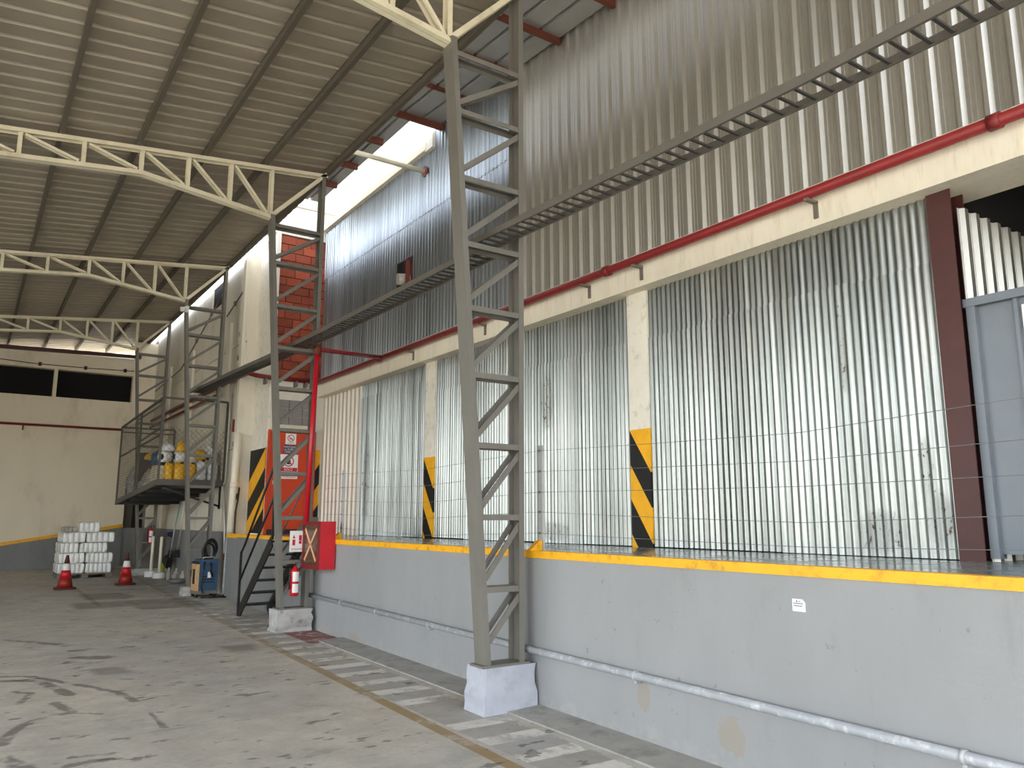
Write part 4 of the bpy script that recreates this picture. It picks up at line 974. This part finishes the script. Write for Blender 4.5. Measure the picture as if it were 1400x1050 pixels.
for i, (x, y, h) in enumerate(((4.20, 20.7, .26), (4.12, 20.35, .24), (4.24, 20.1, .28), (4.16, 19.85, .22), (4.27, 19.6, .25))):
    z = fz(y); b = thing('clear_bottle', (x, y, z), ('first', 'second', 'third', 'fourth', 'last')[i] + ' clear bottle on the floor, counted from the white poles toward the blue machine', 'bottle', 'clear bottles on the floor')
    MB().lathe([(.045, 0), (.05, .02), (.05, h * .6), (.02, h * .85), (.018, h * .92)], (x, y, z), 12).build('bottle_body', 'clear', b); MB().lathe([(.02, h * .92), (.02, h)], (x, y, z), 10).build('bottle_cap', 'plastic_w', b)
z = fz(19.2); b = thing('metal_tray', (4.1, 19.3, z), 'dull metal pan on the floor left of the blue machine', 'pan')
MB().lathe([(.13, 0), (.17, .03), (.18, .10), (.17, .10), (.15, .03)], (4.1, 19.3, z), 18).build('pan_body', 'wire', b)

# pipes and wiring on the left wall
d = thing('downspout', (4.33, 16.0, fz(16)), 'thick white drain pipe down the left wall', 'pipe')
MB().path([(4.31, 16.02, fz(16)), (4.33, 16.02, 1.33)], .075, 14).build('lower_pipe', 'greypipe', d)
MB().path([(4.33, 16.02, 1.30), (4.37, 16.02, 3.3)], .075, 14).build('upper_pipe', 'beam', d); MB().tube((4.349, 16.02, 2.2), (4.351, 16.02, 2.3), .082, 14).build('collar', 'beam', d)
m = MB(); m.path([(4.40, 17.6, 6.05), (4.40, 16.35, 6.35), (4.40, 16.30, 6.30), (4.40, 16.42, 4.6), (4.40, 16.35, 1.5), (4.33, 16.3, .9)], .016, 8)
cd = thing('wall_cable', (4.40, 16.4, 1), 'thin dark conduit dropping down the cream panel wall', 'cable'); m.build('conduit', 'bracket', cd)
for (y, z) in ((16.95, 6.2), (16.36, 5.4), (16.4, 4.9), (16.37, 3.1)): MB().box(4.37, 4.42, y - .03, y + .03, z - .05, z + .05).build('clip', 'bracket', cd)
MB().box(4.34, 4.42, 16.31, 16.39, 3.35, 3.6).build('switch_box', 'darkred', cd)
m = MB(); m.path([(4.40, 25.4, 5.4), (4.40, 22.0, 5.55), (4.40, 19.0, 6.4), (4.40, 17.7, 6.85)], .016, 6)
c2 = thing('sloping_cable', (4.40, 22, 5.5), 'thin dark cable sloping up across the cream panel wall', 'cable'); m.build('cable_run', 'bracket', c2)
for (y, z) in ((20.4, 6.02), (19.0, 6.42)): MB().box(4.37, 4.42, y - .04, y + .04, z - .05, z + .05).build('clip', 'bracket', c2)
c3 = thing('far_wall_cable', (0, 25.57, 5.9), 'thin dark cable with clips above the far windows', 'cable')
m = MB(); m.path([(-8, 25.57, 5.96), (.4, 25.57, 5.97), (1.2, 25.57, 5.93), (2.6, 25.57, 5.94), (3.8, 25.57, 5.98)], .012, 6); m.build('cable_run', 'black', c3)
for x, z in ((-.6, 5.965), (1.35, 5.93), (2.5, 5.94), (3.55, 5.97)): MB().box(x - .04, x + .04, 25.54, 25.6, z - .05, z + .05).build('clip', 'black', c3)
lt_ = thing('flood_light', (3.36, 16.5, 5.75), 'small white flood light at the top of the third column', 'lamp')
MB().tube((3.20, 16.46, 5.78), (3.30, 16.46, 5.80), .05, 12).build('lamp_head', 'plastic_w', lt_); MB().box(3.29, 3.36, 16.44, 16.50, 5.74, 5.86).build('lamp_bracket', 'plastic_w', lt_)
pp = thing('hose_line', (4.36, 17.0, 1.2), 'thin white pipe running down beside the third column', 'pipe')
MB().path([(4.37, 16.75, 4.2), (4.37, 16.78, 2.35), (4.37, 16.95, 2.28), (4.37, 16.6, 1.35), (4.36, 16.5, .9)], .018, 8).build('pipe_run', 'plastic_w', pp)
MB().box(4.35, 4.39, 16.47, 16.53, .78, .92).build('nozzle', 'cone', pp)
hc = thing('hanging_cable', (4.35, 15.95, 1.2), 'dark cable loop hanging beside the white drain pipe', 'cable')
MB().path([(4.38, 15.75, 2.2), (4.36, 15.74, 1.95), (4.34, 15.78, 1.75), (4.33, 15.75, 1.0), (4.30, 15.8, .35)], .016, 8).build('cable_run', 'black', hc)
MB().tube((4.335, 15.75, 2.02), (4.365, 15.75, 2.02), .06, 12).build('coil', 'black', hc)
